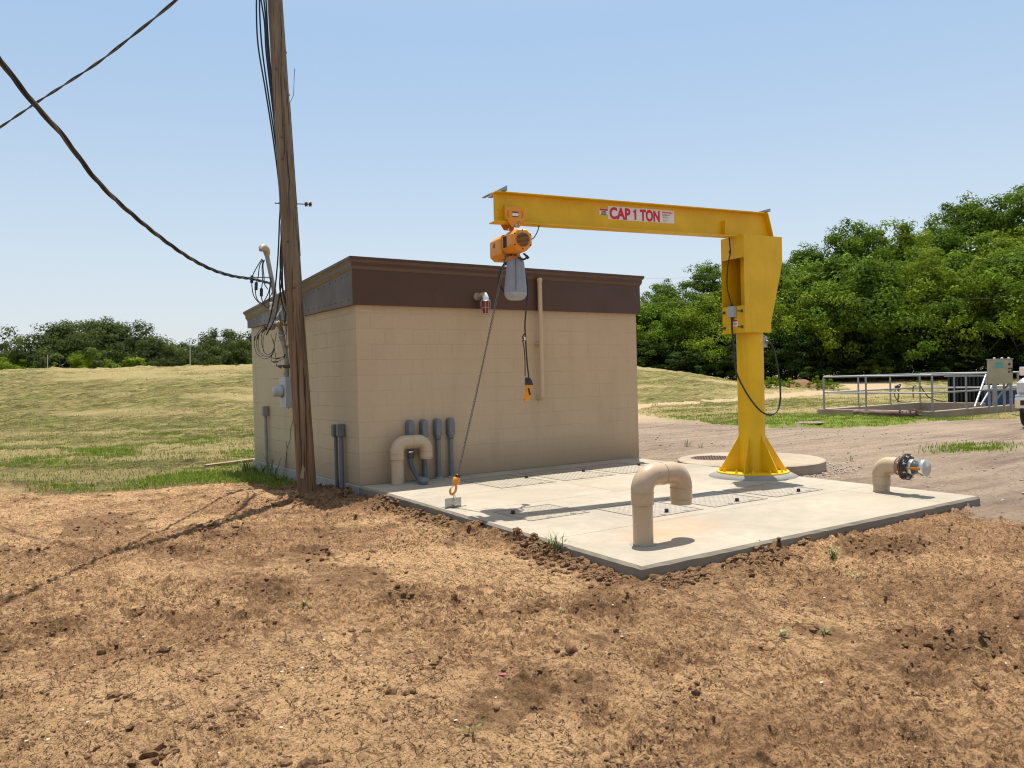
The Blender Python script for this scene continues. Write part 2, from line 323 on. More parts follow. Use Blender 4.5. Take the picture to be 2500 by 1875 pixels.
M['grassD'] = leaf_mat('grass_blades_straw', (.15, .13, .048), (.39, .33, .165), .2)
M['chips'] = paint('pale_wood_chips', (.62, .5, .38), .8, .3, scale=40)
M['stone'] = paint('crushed_stone', (.33, .29, .25), .9, .45, scale=9, bump=.3)

# ------------------------------------------------------------------ mesh builder
class MB:
    def __init__(s): s.v = []; s.f = []; s.sm = []; s.g = []; s.gi = 0; s.lock = 0
    def add(s, vs_, fs, smooth=False):
        if not s.lock: s.gi += 1
        s.g += [s.gi]*len(fs); o = len(s.v); s.v += [tuple(p) for p in vs_]; s.f += [tuple(i+o for i in f) for f in fs]; s.sm += [smooth]*len(fs); return s
    def box(s, c, size, mat=None):
        x, y, z = (k/2 for k in size); pts = [Vector((a*x, b*y, d*z)) for a in (-1, 1) for b in (-1, 1) for d in (-1, 1)]
        if mat is not None: pts = [mat @ p for p in pts]
        c = Vector(c); pts = [p+c for p in pts]
        return s.add(pts, [(0, 1, 3, 2), (4, 6, 7, 5), (0, 4, 5, 1), (2, 3, 7, 6), (0, 2, 6, 4), (1, 5, 7, 3)])
    def span(s, a, b): return s.box([(p+q)/2 for p, q in zip(a, b)], [abs(q-p) for p, q in zip(a, b)])
    def prism(s, poly, vec):
        n = len(poly); vec = Vector(vec); a = [Vector(p) for p in poly]; b = [p+vec for p in a]
        fs = [tuple(range(n))[::-1], tuple(range(n, 2*n))]+[(i, (i+1) % n, n+(i+1) % n, n+i) for i in range(n)]
        return s.add(a+b, fs)
    def tube(s, path, rad, seg=12, caps=True, smooth=True):
        s.gi += 1; s.lock = 1; s._tube(path, rad, seg, caps, smooth); s.lock = 0; return s
    def _tube(s, path, rad, seg=12, caps=True, smooth=True):
        P = [Vector(p) for p in path]; n = len(P); rr = rad if hasattr(rad, '__len__') else [rad]*n
        T = [(P[min(i+1, n-1)]-P[max(i-1, 0)]).normalized() for i in range(n)]
        nrm = T[0].orthogonal().normalized(); vsl = []
        for i in range(n):
            if i: nrm = (nrm - T[i]*nrm.dot(T[i])); nrm = nrm.normalized() if nrm.length > 1e-6 else T[i].orthogonal().normalized()
            bn = T[i].cross(nrm)
            for k in range(seg):
                a = 2*math.pi*k/seg; vsl.append(P[i]+(nrm*math.cos(a)+bn*math.sin(a))*rr[i])
        fs = [(i*seg+k, i*seg+(k+1) % seg, (i+1)*seg+(k+1) % seg, (i+1)*seg+k) for i in range(n-1) for k in range(seg)]
        s.add(vsl, fs, smooth)
        if caps:
            s.add(vsl[:seg], [tuple(range(seg))[::-1]]); s.add(vsl[-seg:], [tuple(range(seg))])
        return s
    def cyl(s, a, b, r, seg=20, r2=None):
        return s.tube([a, b], [r, r if r2 is None else r2], seg)
    def lathe(s, prof, o, axis=(0, 0, 1), seg=24, smooth=True):
        ax = Vector(axis).normalized(); n1 = ax.orthogonal().normalized(); n2 = ax.cross(n1); o = Vector(o); vsl = []
        for r_, h in prof:
            for k in range(seg):
                a = 2*math.pi*k/seg; vsl.append(o+ax*h+(n1*math.cos(a)+n2*math.sin(a))*max(r_, 1e-5))
        n = len(prof); fs = [(i*seg+k, i*seg+(k+1) % seg, (i+1)*seg+(k+1) % seg, (i+1)*seg+k) for i in range(n-1) for k in range(seg)]
        return s.add(vsl, fs, smooth)
    def build(s, name, mat, parent=None, local=False, bevel=0, props=None, seg=2, split=False):
        if split:
            outs = []
            for gi in sorted(set(s.g)):
                q = MB(); idx = [i for i, k in enumerate(s.g) if k == gi]; used = sorted({v for i in idx for v in s.f[i]}); mp = {v: k for k, v in enumerate(used)}
                q.v = [s.v[v] for v in used]; q.f = [tuple(mp[v] for v in s.f[i]) for i in idx]; q.sm = [s.sm[i] for i in idx]; q.g = [1]*len(idx)
                outs.append(q.build(name, mat, parent, local, bevel, props, seg))
            return outs[0]
        me = bpy.data.meshes.new(name); vv = s.v
        if parent is not None and not local:
            L = parent['_o'] if '_o' in parent else (0, 0, 0)
            vv = [(p[0]-L[0], p[1]-L[1], p[2]-L[2]) for p in vv]
        me.from_pydata([tuple(p) for p in vv], [], s.f); me.update()
        me.polygons.foreach_set('use_smooth', s.sm)
        bm = bmesh.new(); bm.from_mesh(me); bmesh.ops.recalc_face_normals(bm, faces=bm.faces); bm.to_mesh(me); bm.free()
        o = bpy.data.objects.new(name, me); COL.objects.link(o); me.materials.append(M[mat] if isinstance(mat, str) else mat)
        if parent is not None: o.parent = parent; o['_o'] = parent['_o'] if '_o' in parent else (0, 0, 0)
        if bevel:
            b = o.modifiers.new('bevel', 'BEVEL'); b.width = bevel; b.segments = seg; b.limit_method = 'ANGLE'; b.angle_limit = R(40)
        if props: tag(o, **props)
        return o
def tag(o, label=None, cat=None, group=None, kind=None):
    if label: o['label'] = label
    if cat: o['category'] = cat
    if group: o['group'] = group
    if kind: o['kind'] = kind
    return o
def thing(name, loc, label, cat, group=None, rz=0):
    o = bpy.data.objects.new(name, None); COL.objects.link(o); o.location = loc; o.rotation_euler = (0, 0, rz)
    o.empty_display_size = .1; o['_o'] = tuple(loc); return tag(o, label, cat, group)
def kids(o): return [c for c in bpy.data.objects if c.parent == o]
def copy_tree(o, parent=None):
    c = o.copy(); COL.objects.link(c)
    if parent: c.parent = parent
    for ch in kids(o): copy_tree(ch, c)
    return c
def catmull(pts, n=8):
    P = [Vector(p) for p in pts]; P = [P[0]*2-P[1]]+P+[P[-1]*2-P[-2]]; out = []
    for i in range(1, len(P)-2):
        for k in range(n):
            t = k/n; a, b, c, d = P[i-1:i+3]
            out.append(.5*((2*b)+(c-a)*t+(2*a-5*b+4*c-d)*t*t+(3*b-a-3*c+d)*t**3))
    return out+[P[-2]]
def struct(o, label, cat): tag(o, label, cat, kind='structure'); return o
def np_mesh(name, V, Fq, mat, smooth=False, attrs=None, tri=False):
    me = bpy.data.meshes.new(name); k = 3 if tri else 4
    me.vertices.add(len(V)); me.vertices.foreach_set('co', np.ascontiguousarray(V, dtype=np.float32).ravel())
    me.loops.add(len(Fq)*k); me.loops.foreach_set('vertex_index', np.ascontiguousarray(Fq, dtype=np.int32).ravel())
    me.polygons.add(len(Fq)); me.polygons.foreach_set('loop_start', np.arange(0, len(Fq)*k, k, dtype=np.int32))
    me.update(calc_edges=True); me.polygons.foreach_set('use_smooth', np.full(len(Fq), smooth))
    for an, av in (attrs or {}).items():
        a = me.attributes.new(an, 'FLOAT', 'POINT'); a.data.foreach_set('value', np.ascontiguousarray(av, dtype=np.float32))
    me.materials.append(M[mat]); return me
def link(name, me, parent=None):
    o = bpy.data.objects.new(name, me); COL.objects.link(o)
    if parent: o.parent = parent
    return o
# ------------------------------------------------------------------ noise
def _h(ix, iy, sd):
    n = (ix.astype(np.int64)*374761393+iy.astype(np.int64)*668265263+sd*1442695041) & 0x7fffffff
    n = ((n ^ (n >> 13))*1274126177) & 0x7fffffff
    return ((n ^ (n >> 16)) & 0xffff)/65535.0
def vnoise(x, y, sd=0):
    ix = np.floor(x); iy = np.floor(y); fx = x-ix; fy = y-iy; ux = fx*fx*fx*(fx*(fx*6-15)+10); uy = fy*fy*fy*(fy*(fy*6-15)+10)
    a = _h(ix, iy, sd); b = _h(ix+1, iy, sd); c = _h(ix, iy+1, sd); d = _h(ix+1, iy+1, sd)
    return (a*(1-ux)+b*ux)*(1-uy)+(c*(1-ux)+d*ux)*uy
def fbm(x, y, oc=4, sd=0, g=.5):
    s_ = 0; a = 1; t = 0
    for i in range(oc):
        s_ = s_+a*vnoise(x*2**i+17.3*i, y*2**i-9.1*i, sd+i); t += a; a *= g
    return s_/t
def sstep(a, b, x): t = np.clip((x-a)/(b-a), 0, 1); return t*t*(3-2*t)
def inpoly(px, py, poly):
    r = np.zeros(px.shape, bool); n = len(poly); j = n-1
    for i in range(n):
        xi, yi = poly[i]; xj, yj = poly[j]
        if yi != yj: r ^= ((yi > py) != (yj > py)) & (px < (xj-xi)*(py-yi)/(yj-yi)+xi)
        j = i
    return r
GRAVEL = [(4.2, -40), (4.1, -9), (4.15, -7), (4.05, -6.1), (3.9, -5.52), (4.45, -5.45), (4.5, 0), (4.7, 6), (8, 11), (14, 18), (20, 20), (27.5, 19.2), (36, 20.4), (48, 24), (60, 33), (90, 48), (90, 43), (62, 28), (48, 20), (36, 17.6), (27.5, 16.4), (21.5, 16.8), (17.3, 13.6), (15.4, 10.7), (13.6, 5.3), (13.4, 3.9), (14.2, 2.4), (17.3, 1.9), (20.3, 1.1), (26, .5), (40, -3), (80, -12), (120, -40)]
def yl(x): return np.interp(x, [-40, -8, -3.8, -3.4, -2.7, -1.8, -1.05, -.6, 0, 6], [12, 6.6, 5.4, 3.7, 3.07, 2.75, 2.75, 1.9, 1.6, 1.6])
cf, sf = math.cos(YAW), math.sin(YAW)
def uvw_(x, y): dx = x-CAM.x; dy = y-CAM.y; return dx*sf+dy*cf, dx*cf-dy*sf
def base_h(x, y):
    u, v = uvw_(x, y)
    ut = np.interp(v, [-40, -12, 0, 6, 30], [20, 22, 28, 40, 42]); hc = np.interp(v, [-60, 2, 9.5, 13.9, 17.4, 22], [2.55, 2.45, 2.06, 1.42, .66, 0])
    h = hc*sstep(0, 1, (u-ut)/22)*(1-sstep(0, 1, (u-ut-27)/14))
    h = h+.5*sstep(55, 95, u)*sstep(5, 25, v)
    g = -.15+.05*sstep(1.2, 0, np.hypot(np.maximum(0, np.abs(x-2.2)-2.4), np.maximum(0, np.abs(y+2.6)-2.9)))
    return h+g
def sub(x, y):   # below the pad and the building the soil stays low
    ins = (x > -.14) & (x < 4.45) & (y > -5.38) & (y < 4.5)
    return ins
def ground_h(x, y, fine=True):
    b = base_h(x, y); u, v = uvw_(x, y); r = np.hypot(x-CAM.x, y-CAM.y)
    n = (fbm(x*.5, y*.5, 3, 5)-.5)*.09
    near = sstep(30, 12, r)
    dirt = dirt_mask(x, y)
    de = edge_dist(x, y)
    clump = sstep(.55, .66, fbm(x*1.0+3, y*1.0, 5, 21, .68))
    rim = sstep(.55, .02, de)*sstep(.36, .62, fbm(x*1.7, y*1.7, 3, 31))*((x < -.1) | ((y < -5.4) & (x < .9+.8*vnoise(x*3, y*3, 5))))
    cl = np.clip(np.maximum(clump*.9, rim*1.2), 0, 1)*dirt
    xr = x*.88+y*.47; yr = -x*.47+y*.88
    rough = (fbm(x*4, y*4, 4, 41, .6)-.5)*.026 + (1-np.abs(2*fbm(xr*5, yr*15, 3, 47, .6)-1))**4*.026+(fbm(xr*9, yr*22, 2, 48, .65)-.5)*.022+np.maximum(0, fbm(x*21, y*21, 3, 49, .7)-.515)*.10
    big = np.maximum(0, fbm(x*11, y*11, 3, 51, .55)-.43)
    crumb = cl*(big*(.07+.16*rim)+np.maximum(0, fbm(x*24, y*24, 3, 57, .65)-.42)*.11)
    # ruts from tracked machines, pressed in bands
    crust = crust_f(x, y)*dirt
    band = sstep(.52, .66, fbm(x*.45-8, y*.45+2, 2, 61))
    tread = band*np.maximum(0, np.sin((xr+fbm(x, y, 2, 65)*.5)*42))*.016
    h = b+n*sstep(0, 1, de*1.6)*(.4+.6*near)+near*(rough*(.55+.45*dirt)*(1-.62*crust)+(crumb*(1-.6*crust)+tread)*dirt)
    wr = (fbm(v*.2, u*1.4, 4, 71, .6)-.5)*.18+np.maximum(0, fbm(v*.45, u*3.2, 3, 75, .6)-.46)*.30+np.maximum(0, fbm(v*3.5, u*8, 2, 77, .6)-.5)*.12
    h = h+wr*(1-dirt)*sstep(12, 20, r)*(1-sstep(60, 90, u))*(1-gravel_mask(x, y)*.93)
    # loose soil heaped against the left edge of the pad and round the pole
    h = h+.05*sstep(.5, .05, np.hypot(x+.5, y-.35))
    bd_ = np.maximum(np.abs(x-22.6)-3.15, np.abs(y-4.85)-2.0)
    h = h*sstep(.1, 1.6, bd_)+(-.185)*(1-sstep(.1, 1.6, bd_)); h = np.where(bd_ < -.12, -.45, h)
    h = np.where(sub(x, y), np.minimum(h, -.2), h)
    return h, cl
def crust_f(x, y): return sstep(.50, .62, fbm(x*.75+11, y*.75-4, 4, 141, .6)+.04)
def damp_f(x, y):
    u, v = uvw_(x, y)
    return np.clip(sstep(.46, .62, fbm(x*.55-3, y*.8+7, 4, 151, .62)+.10*np.exp(-((u-8.2)/2.0)**2)*sstep(-.5, -3, v)), 0, 1)*(1-crust_f(x, y))
def edge_dist(x, y): return np.hypot(np.maximum(0, np.maximum(-.15-x, x-4.55)), np.maximum(0, np.maximum(-5.46-y, y-4.67)))
def jit(x, y): return x+(fbm(x*1.3, y*1.3, 4, 81)-.5)*.9, y+(fbm(x*1.3+50, y*1.3, 4, 85)-.5)*.9
def gravel_mask(x, y):
    a, b = jit(x, y); return inpoly(a, b, GRAVEL).astype(float)
def dirt_mask(x, y):
    a, b = jit(x, y); u, v = uvw_(x, y)
    return ((b < yl(a)) & (x < 5.2) & (y < 12)).astype(float)*(1-gravel_mask(x, y))
# ------------------------------------------------------------------ ground
def make_ground():
    fine_a = np.arange(YAW-.78, YAW+.80, .0026); rest = np.linspace(YAW+.80, YAW-.78+2*math.pi, 60)[1:-1]
    A = np.concatenate([fine_a, rest]); na = len(A)
    r1 = 1.2*1.0031**np.arange(0, int(math.log(16/1.2)/math.log(1.0031))); r2 = r1[-1]*1.011**np.arange(1, int(math.log(1500/16)/math.log(1.011)))
    Rr = np.concatenate([[.02], r1, r2]); nr = len(Rr)
    RR, AA = np.meshgrid(Rr, A, indexing='ij'); X = CAM.x+RR*np.sin(AA); Y = CAM.y+RR*np.cos(AA)
    X = X.ravel(); Y = Y.ravel(); H, CL = ground_h(X, Y)
    V = np.stack([X, Y, H], 1)
    i, j = np.meshgrid(np.arange(nr-1), np.arange(na), indexing='ij'); j2 = (j+1) % na
    Fq = np.stack([i*na+j, i*na+j2, (i+1)*na+j2, (i+1)*na+j], -1).reshape(-1, 4)[:, ::-1]
    cx = X[Fq].mean(1); cy = Y[Fq].mean(1)
    g = gravel_mask(cx, cy) > .5; d = (dirt_mask(cx, cy) > .5) & ~g; f = ~g & ~d
    u, v = uvw_(X, Y)
    # soft blends across the borders, from smoothed masks
    def soft(fn, rad=.35):
        s_ = 0
        for k in range(8):
            s_ = s_+fn(X+rad*math.cos(k*.785), Y+rad*math.sin(k*.785))
        return s_/8
    sg = soft(gravel_mask); sd = soft(dirt_mask); sfld = np.clip(1-sg-sd, 0, 1)
    nz = fbm(X*3.3, Y*3.3, 4, 91)
    lush = sstep(.42, .62, fbm(X*.5, Y*.5, 4, 95)+.30*np.exp(-(((X+.9)/1.7)**2+((Y-3.9)/1.3)**2))+.3*np.exp(-(((X-15.0)/4)**2+((Y-5)/6)**2))+.22*np.exp(-(((X-18)/5)**2+((Y-2.2)/1.2)**2))-.15)
    dry = sstep(.45, .62, fbm(v*.12, u*.6, 4, 99))*sstep(8, 16, u)*.85
    lush = lush*(1-.8*sstep(14, 24, u)*(Y > 6)); soil = np.clip(sd*1.6*sstep(.35, .6, nz+sd*.2), 0, 1)
    pat = np.exp(-(((X-10.8)/.9)**2+((Y+2.35)/.5)**2))*sstep(.3, .5, nz)
    track = sstep(6, 11, Y)*sstep(8, 14, X)
    at_ = dict(crust=crust_f(X, Y), damp=damp_f(X, Y), clod=CL, gravel=np.clip(sg*1.4-.2, 0, 1), green=np.clip(sfld*1.5*sstep(.4, .6, nz)+pat, 0, 1), lush=lush*(1-soil), dry=dry*(1-lush), soil=soil, track=track)
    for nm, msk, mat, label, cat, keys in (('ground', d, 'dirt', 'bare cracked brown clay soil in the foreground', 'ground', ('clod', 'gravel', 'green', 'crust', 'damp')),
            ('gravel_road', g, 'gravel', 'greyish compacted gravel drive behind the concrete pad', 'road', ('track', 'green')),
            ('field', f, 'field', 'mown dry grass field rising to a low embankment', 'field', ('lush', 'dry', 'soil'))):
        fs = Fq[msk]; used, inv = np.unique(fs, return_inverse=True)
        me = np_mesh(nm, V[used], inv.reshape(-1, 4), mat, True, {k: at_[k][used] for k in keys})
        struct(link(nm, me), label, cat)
make_ground()
def gh(x, y):
    h, _ = ground_h(np.array([float(x)]), np.array([float(y)])); return float(h[0])

# ------------------------------------------------------------------ scattered soil clods, chips, stones
def ico(k=2):
    bm = bmesh.new(); bmesh.ops.create_icosphere(bm, subdivisions=k, radius=1); v = np.array([p.co[:] for p in bm.verts]); f = np.array([[q.index for q in p.verts] for p in bm.faces]); bm.free(); return v, f
IV_, IF_ = ico(); IV1, IF1 = ico(1)
def scatter_lumps(name, pts, size, mat, label, cat, flat=.6, rough=.35, seed=3, IV=None, IF=None):
    IV = IV_ if IV is None else IV; IF = IF_ if IF is None else IF
    rg = np.random.default_rng(seed); n = len(pts); nv = len(IV); base = []
    for k in range(8):
        q = rg.uniform(-9, 9, 3); d = 1+rough*2*(fbm(IV[:, 0]*1.7+q[0]+IV[:, 2]*.9, IV[:, 1]*1.7+q[1]-IV[:, 2]*1.1, 3, 200+k, .6)-.5)
        base.append(IV*d[:, None])
    base = np.array(base)
    V = base[rg.integers(0, 8, n)]
    a = rg.uniform(0, 6.28, n); ca, sa = np.cos(a)[:, None], np.sin(a)[:, None]
    x = V[:, :, 0]*ca-V[:, :, 1]*sa; y = V[:, :, 0]*sa+V[:, :, 1]*ca
    s1 = size*rg.uniform(.75, 1.3, n); s2 = size*rg.uniform(.6, 1.1, n)
    W = np.stack([x*s1[:, None]+pts[:, 0:1], y*s2[:, None]+pts[:, 1:2], V[:, :, 2]*(size*flat)[:, None]+pts[:, 2:3]+(size*flat*.35)[:, None]], -1).reshape(-1, 3)
    Fc = (IF[None]+np.arange(n)[:, None, None]*nv).reshape(-1, 3)
    o = link(name, np_mesh(name, W, Fc, mat, False, tri=True)); tag(o, label, cat, kind='stuff'); return o
def sample(n, xr, yr, fn):
    x = rng.uniform(*xr, n); y = rng.uniform(*yr, n); k = rng.uniform(0, 1, n) < fn(x, y); x = x[k]; y = y[k]
    h, c = ground_h(x, y); return np.stack([x, y, h], 1), c
def clodden(x, y):
    _, c = ground_h(x, y); r = np.hypot(x-CAM.x, y-CAM.y)
    return np.where((r > 1.5) & (r < 14), (.026+c*.7)*(1-.75*crust_f(x, y)), 0)*dirt_mask(x, y)*(edge_dist(x, y) > .03)
p, c = sample(150000, (-9, 8), (-9, 6), clodden)
sz = .0045+.016*rng.power(.32, len(p))*(.5+c*.95); keep = sz > .005
sz = np.where(rng.uniform(0, 1, len(sz)) < .012, sz*1.9, sz)
scatter_lumps('soil_clods', p[keep], sz[keep], 'clod', 'dark crumbly clay clods strewn over the bare soil', 'soil clods', .62, .5)
def crumbden(x, y):
    r = np.hypot(x-CAM.x, y-CAM.y); xr = x*.88+y*.47; yr = -x*.47+y*.88
    k = sstep(.50, .62, fbm(xr*1.6, yr*4.2, 4, 161, .65)); k2 = sstep(.5, .6, fbm(x*.7+4, y*.7, 3, 171))
    return (.03+.42*k*(.35+.65*k2))*dirt_mask(x, y)*(r > 1.5)*(r < 11)*np.clip((7/np.maximum(r, 3)), .3, 1.6)*(1-.6*crust_f(x, y))
p, c = sample(420000, (-9, 8), (-8.6, 4), crumbden)
scatter_lumps('soil_crumbs', p, rng.uniform(.0025, .0085, len(p))*(1+.8*(rng.uniform(0, 1, len(p)) < .08)), 'clod', 'fine dark crumbs of dried clay lying in streaks over the soil', 'soil crumbs', .7, .5, 23, IV1, IF1)
# heap of clods along the two open edges of the pad and round the pole
L = []
for k in range(5200):
    t = rng.uniform(); q = abs(rng.normal(0, .14))+.02
    if rng.uniform() < .55: x, y = -.02-.22*t-q, -.9-4.5*t
    elif rng.uniform() < .6: x, y = -.2+1.7*t, -5.5-q*.8
    else: a = rng.uniform(0, 6.28); x, y = -.45+math.cos(a)*(.2+q*2.2), .15+math.sin(a)*(.2+q*3)
    if x > .0 and y > -5.45: continue
    if vnoise(np.array([x*2.3]), np.array([y*2.3]), 7)[0] < .38: continue
    L.append((x, y, 0, (.005+.034*rng.power(.30))*max(.35, 1-q)))
L = np.array(L); L[:, 2] = ground_h(L[:, 0], L[:, 1])[0]
scatter_lumps('edge_clods', L[:, :3], L[:, 3], 'clod', 'loose heaped clods along the open edges of the concrete pad', 'soil clods', .6, .75, 5)
p, c = sample(26000, (-8, 8), (-9, 5), lambda x, y: dirt_mask(x, y)*.035*(np.hypot(x-CAM.x, y-CAM.y) > 1.8))
scatter_lumps('wood_chips', p, rng.uniform(.003, .010, len(p)), 'chips', 'tiny pale wood and stone chips scattered on the soil', 'chips', .35, .5, 9)
def stoneden(x, y):
    r = np.hypot(x-5.85, y+1.45); e = np.abs(x-4.75)
    return gravel_mask(x, y)*(r > 1.12)*np.clip(.03+.9*np.exp(-((r-1.25)/.2)**2)*(y < -1.2)+.6*np.exp(-(e/.25)**2)*(y > -3.9)*(y < -2), 0, 1)
p, c = sample(30000, (3.9, 14), (-8, 8), stoneden)
scatter_lumps('gravel_stones', p, rng.uniform(.008, .024, len(p)), 'stone', 'loose crushed stones beside the round concrete cover and over the drive', 'stones', .6, .5, 11)
# ------------------------------------------------------------------ grass blades
def blades(name, P, hgt, wid, mat, label, cat, lean=.5, seed=1):
    rg = np.random.default_rng(seed); n = len(P); a = rg.uniform(0, 6.28, n); h = hgt*rg.uniform(.5, 1.25, n); w_ = wid*rg.uniform(.7, 1.3, n)
    dx, dy = np.cos(a), np.sin(a); b = rg.uniform(0, 6.28, n); lx, ly = np.cos(b)*h*lean*rg.uniform(.1, 1, n), np.sin(b)*h*lean*rg.uniform(.1, 1, n)
    v0 = P+np.stack([-dx*w_, -dy*w_, -.01*np.ones(n)], 1); v1 = P+np.stack([dx*w_, dy*w_, -.01*np.ones(n)], 1)
    m0 = P+np.stack([-dx*w_*.7+lx*.35, -dy*w_*.7+ly*.35, h*.6], 1); m1 = P+np.stack([dx*w_*.7+lx*.35, dy*w_*.7+ly*.35, h*.6], 1)
    t = P+np.stack([lx, ly, h*(1-.25*lean)], 1)
    V = np.stack([v0, v1, m1, m0, t], 1).reshape(-1, 3); o = (np.arange(n)*5)[:, None]
    Fc = np.concatenate([o+np.array([[0, 1, 2]]), o+np.array([[0, 2, 3]]), o+np.array([[3, 2, 4]])], 0)
    tone = np.repeat(rg.uniform(0, 1, n), 5)
    ob = link(name, np_mesh(name, V, Fc, mat, False, {'tone': tone}, tri=True)); tag(ob, label, cat, kind='stuff'); return ob
def fieldmask(x, y): return (~((x > 19.3) & (x < 25.9) & (y > 2.7) & (y < 7)))*(1-gravel_mask(x, y))*(1-dirt_mask(x, y))*(~((x > -.1) & (x < 5) & (y > -5.6) & (y < 4.8)))
def lushf(x, y): return sstep(.40, .60, fbm(x*.5, y*.5, 4, 95)+.30*np.exp(-(((x+.9)/1.7)**2+((y-3.9)/1.3)**2))+.3*np.exp(-(((x-15.0)/4)**2+((y-5)/6)**2))+.22*np.exp(-(((x-18)/5)**2+((y-2.2)/1.2)**2))-.15)
p1, _ = sample(260000, (-9, 3), (1, 16), lambda x, y: fieldmask(x, y)*np.clip(lushf(x, y)*.55+.03, 0, 1))
p2, _ = sample(160000, (12, 30), (-1, 14), lambda x, y: fieldmask(x, y)*np.clip(lushf(x, y)*.5+.05, 0, 1))
p3, _ = sample(9000, (9.4, 12.2), (-3.2, -1.5), lambda x, y: np.exp(-(((x-10.8)/.8)**2+((y+2.35)/.38)**2))*sstep(.35, .55, fbm(x*3, y*3, 3, 91)))
blades('green_grass', np.concatenate([p1, p2, p3]), .075, .006, 'grassG', 'fresh green grass tufts at the field edge, by the drive and beside the basin', 'grass', .7, 2)
p1, _ = sample(200000, (-14, 3), (1, 22), lambda x, y: fieldmask(x, y)*.35)
p2, _ = sample(60000, (12, 34), (-1, 22), lambda x, y: fieldmask(x, y)*.35)
blades('dry_grass', np.concatenate([p1, p2]), .055, .005, 'grassD', 'straw coloured mown stubble over the field', 'grass', 1.2, 4)
# coarse straw windrows on the embankment
def wind(x, y):
    u, v = uvw_(x, y); return fieldmask(x, y)*(u > 16)*(u < 62)*sstep(.5, .68, fbm(v*.25, u*1.4, 4, 71, .6))*.7
p1, _ = sample(170000, (-30, 45), (6, 55), wind)
blades('mown_straw', p1, .06, .014, 'grassD', 'lines of cut straw left lying across the embankment', 'straw', 1.6, 6)
# straw bits on the soil
p1, _ = sample(30000, (-8, 8), (-9, 5), lambda x, y: dirt_mask(x, y)*.018)
P1 = p1.copy(); n = len(P1); a = rng.uniform(0, 6.28, n); l = rng.uniform(.012, .075, n)
d = np.stack([np.cos(a)*l, np.sin(a)*l, np.zeros(n)], 1); q = np.stack([-np.sin(a)*.0017, np.cos(a)*.0017, np.zeros(n)], 1); P1[:, 2] += .007
V = np.stack([P1-d-q, P1+d-q, P1+d+q, P1-d+q], 1).reshape(-1, 3); V[:, 2] += rng.uniform(0, .006, len(V))
o = link('straw_bits', np_mesh('straw_bits', V, np.arange(n*4).reshape(-1, 4), 'grassD', False, {'tone': np.repeat(rng.uniform(.4, 1, n), 4)})); tag(o, 'short bits of dry straw lying on the bare soil', 'straw', kind='stuff')

# ------------------------------------------------------------------ concrete pad
def pad():
    P = [(-.02, -.02), (-.03, -.95), (-.24, -5.48), (4.53, -5.48), (4.60, -3.2), (4.74, -.02)]
    ch = .022; n = len(P); cx = sum(p[0] for p in P)/n; cy = sum(p[1] for p in P)/n
    def ins(p, d):
        out = []
        for i in range(n):
            a, b, c = Vector(p[i-1]), Vector(p[i]), Vector(p[(i+1) % n]); e1 = (b-a).normalized(); e2 = (c-b).normalized()
            n1 = Vector((-e1.y, e1.x)); n2 = Vector((-e2.y, e2.x)); m = (n1+n2).normalized(); out.append(b+m*(d/max(.3, m.dot(n1))))
        return out
    # chipped chamfer: the outline is subdivided and jittered
    Q = []
    for i in range(n):
        a, b = Vector(P[i]), Vector(P[(i+1) % n]); k = max(1, int((b-a).length/.09))
        for j in range(k): Q.append(a.lerp(b, j/k))
    def offs(Q, d, jit_):
        out = []; m = len(Q)
        for i in range(m):
            t = (Q[(i+1) % m]-Q[i-1]).normalized(); nn = Vector((-t.y, t.x)); out.append(Q[i]+nn*(d+jit_*(random.random()-.5)))
        return out
    top = offs(Q, ch, .006); m = len(Q)
    s = MB(); s.add([(p.x, p.y, 0) for p in top], [tuple(range(m))])
    slab = s.build('concrete_pad', 'slab'); struct(slab, 'pale new concrete pad in front of the block building', 'pad')
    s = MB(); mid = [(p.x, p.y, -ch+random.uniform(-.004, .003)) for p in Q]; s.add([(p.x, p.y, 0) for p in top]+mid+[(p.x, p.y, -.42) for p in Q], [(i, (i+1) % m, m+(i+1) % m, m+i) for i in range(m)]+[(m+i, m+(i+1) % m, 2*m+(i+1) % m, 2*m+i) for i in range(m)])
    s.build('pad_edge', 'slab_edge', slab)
    for a, b in (((.0, -2.62), (4.6, -2.66)), ((3.86, -3.9), (4.56, -3.9)), ((-.2, -4.3), (4.5, -4.32)), ((-.05, -1.6), (4.64, -1.62)), ((2.08, -1.65), (2.06, -2.6)), ((3.9, -4.3), (3.9, -5.4))):
        a, b = Vector(a), Vector(b); d = (b-a).normalized(); nn = Vector((-d.y, d.x))*.0022
        s = MB(); s.add([(a.x-nn.x, a.y-nn.y, .0012), (b.x-nn.x, b.y-nn.y, .0012), (b.x+nn.x, b.y+nn.y, .0012), (a.x+nn.x, a.y+nn.y, .0012)], [(0, 1, 2, 3)])
        s.build('control_joint', 'slab_edge', slab)
pad()
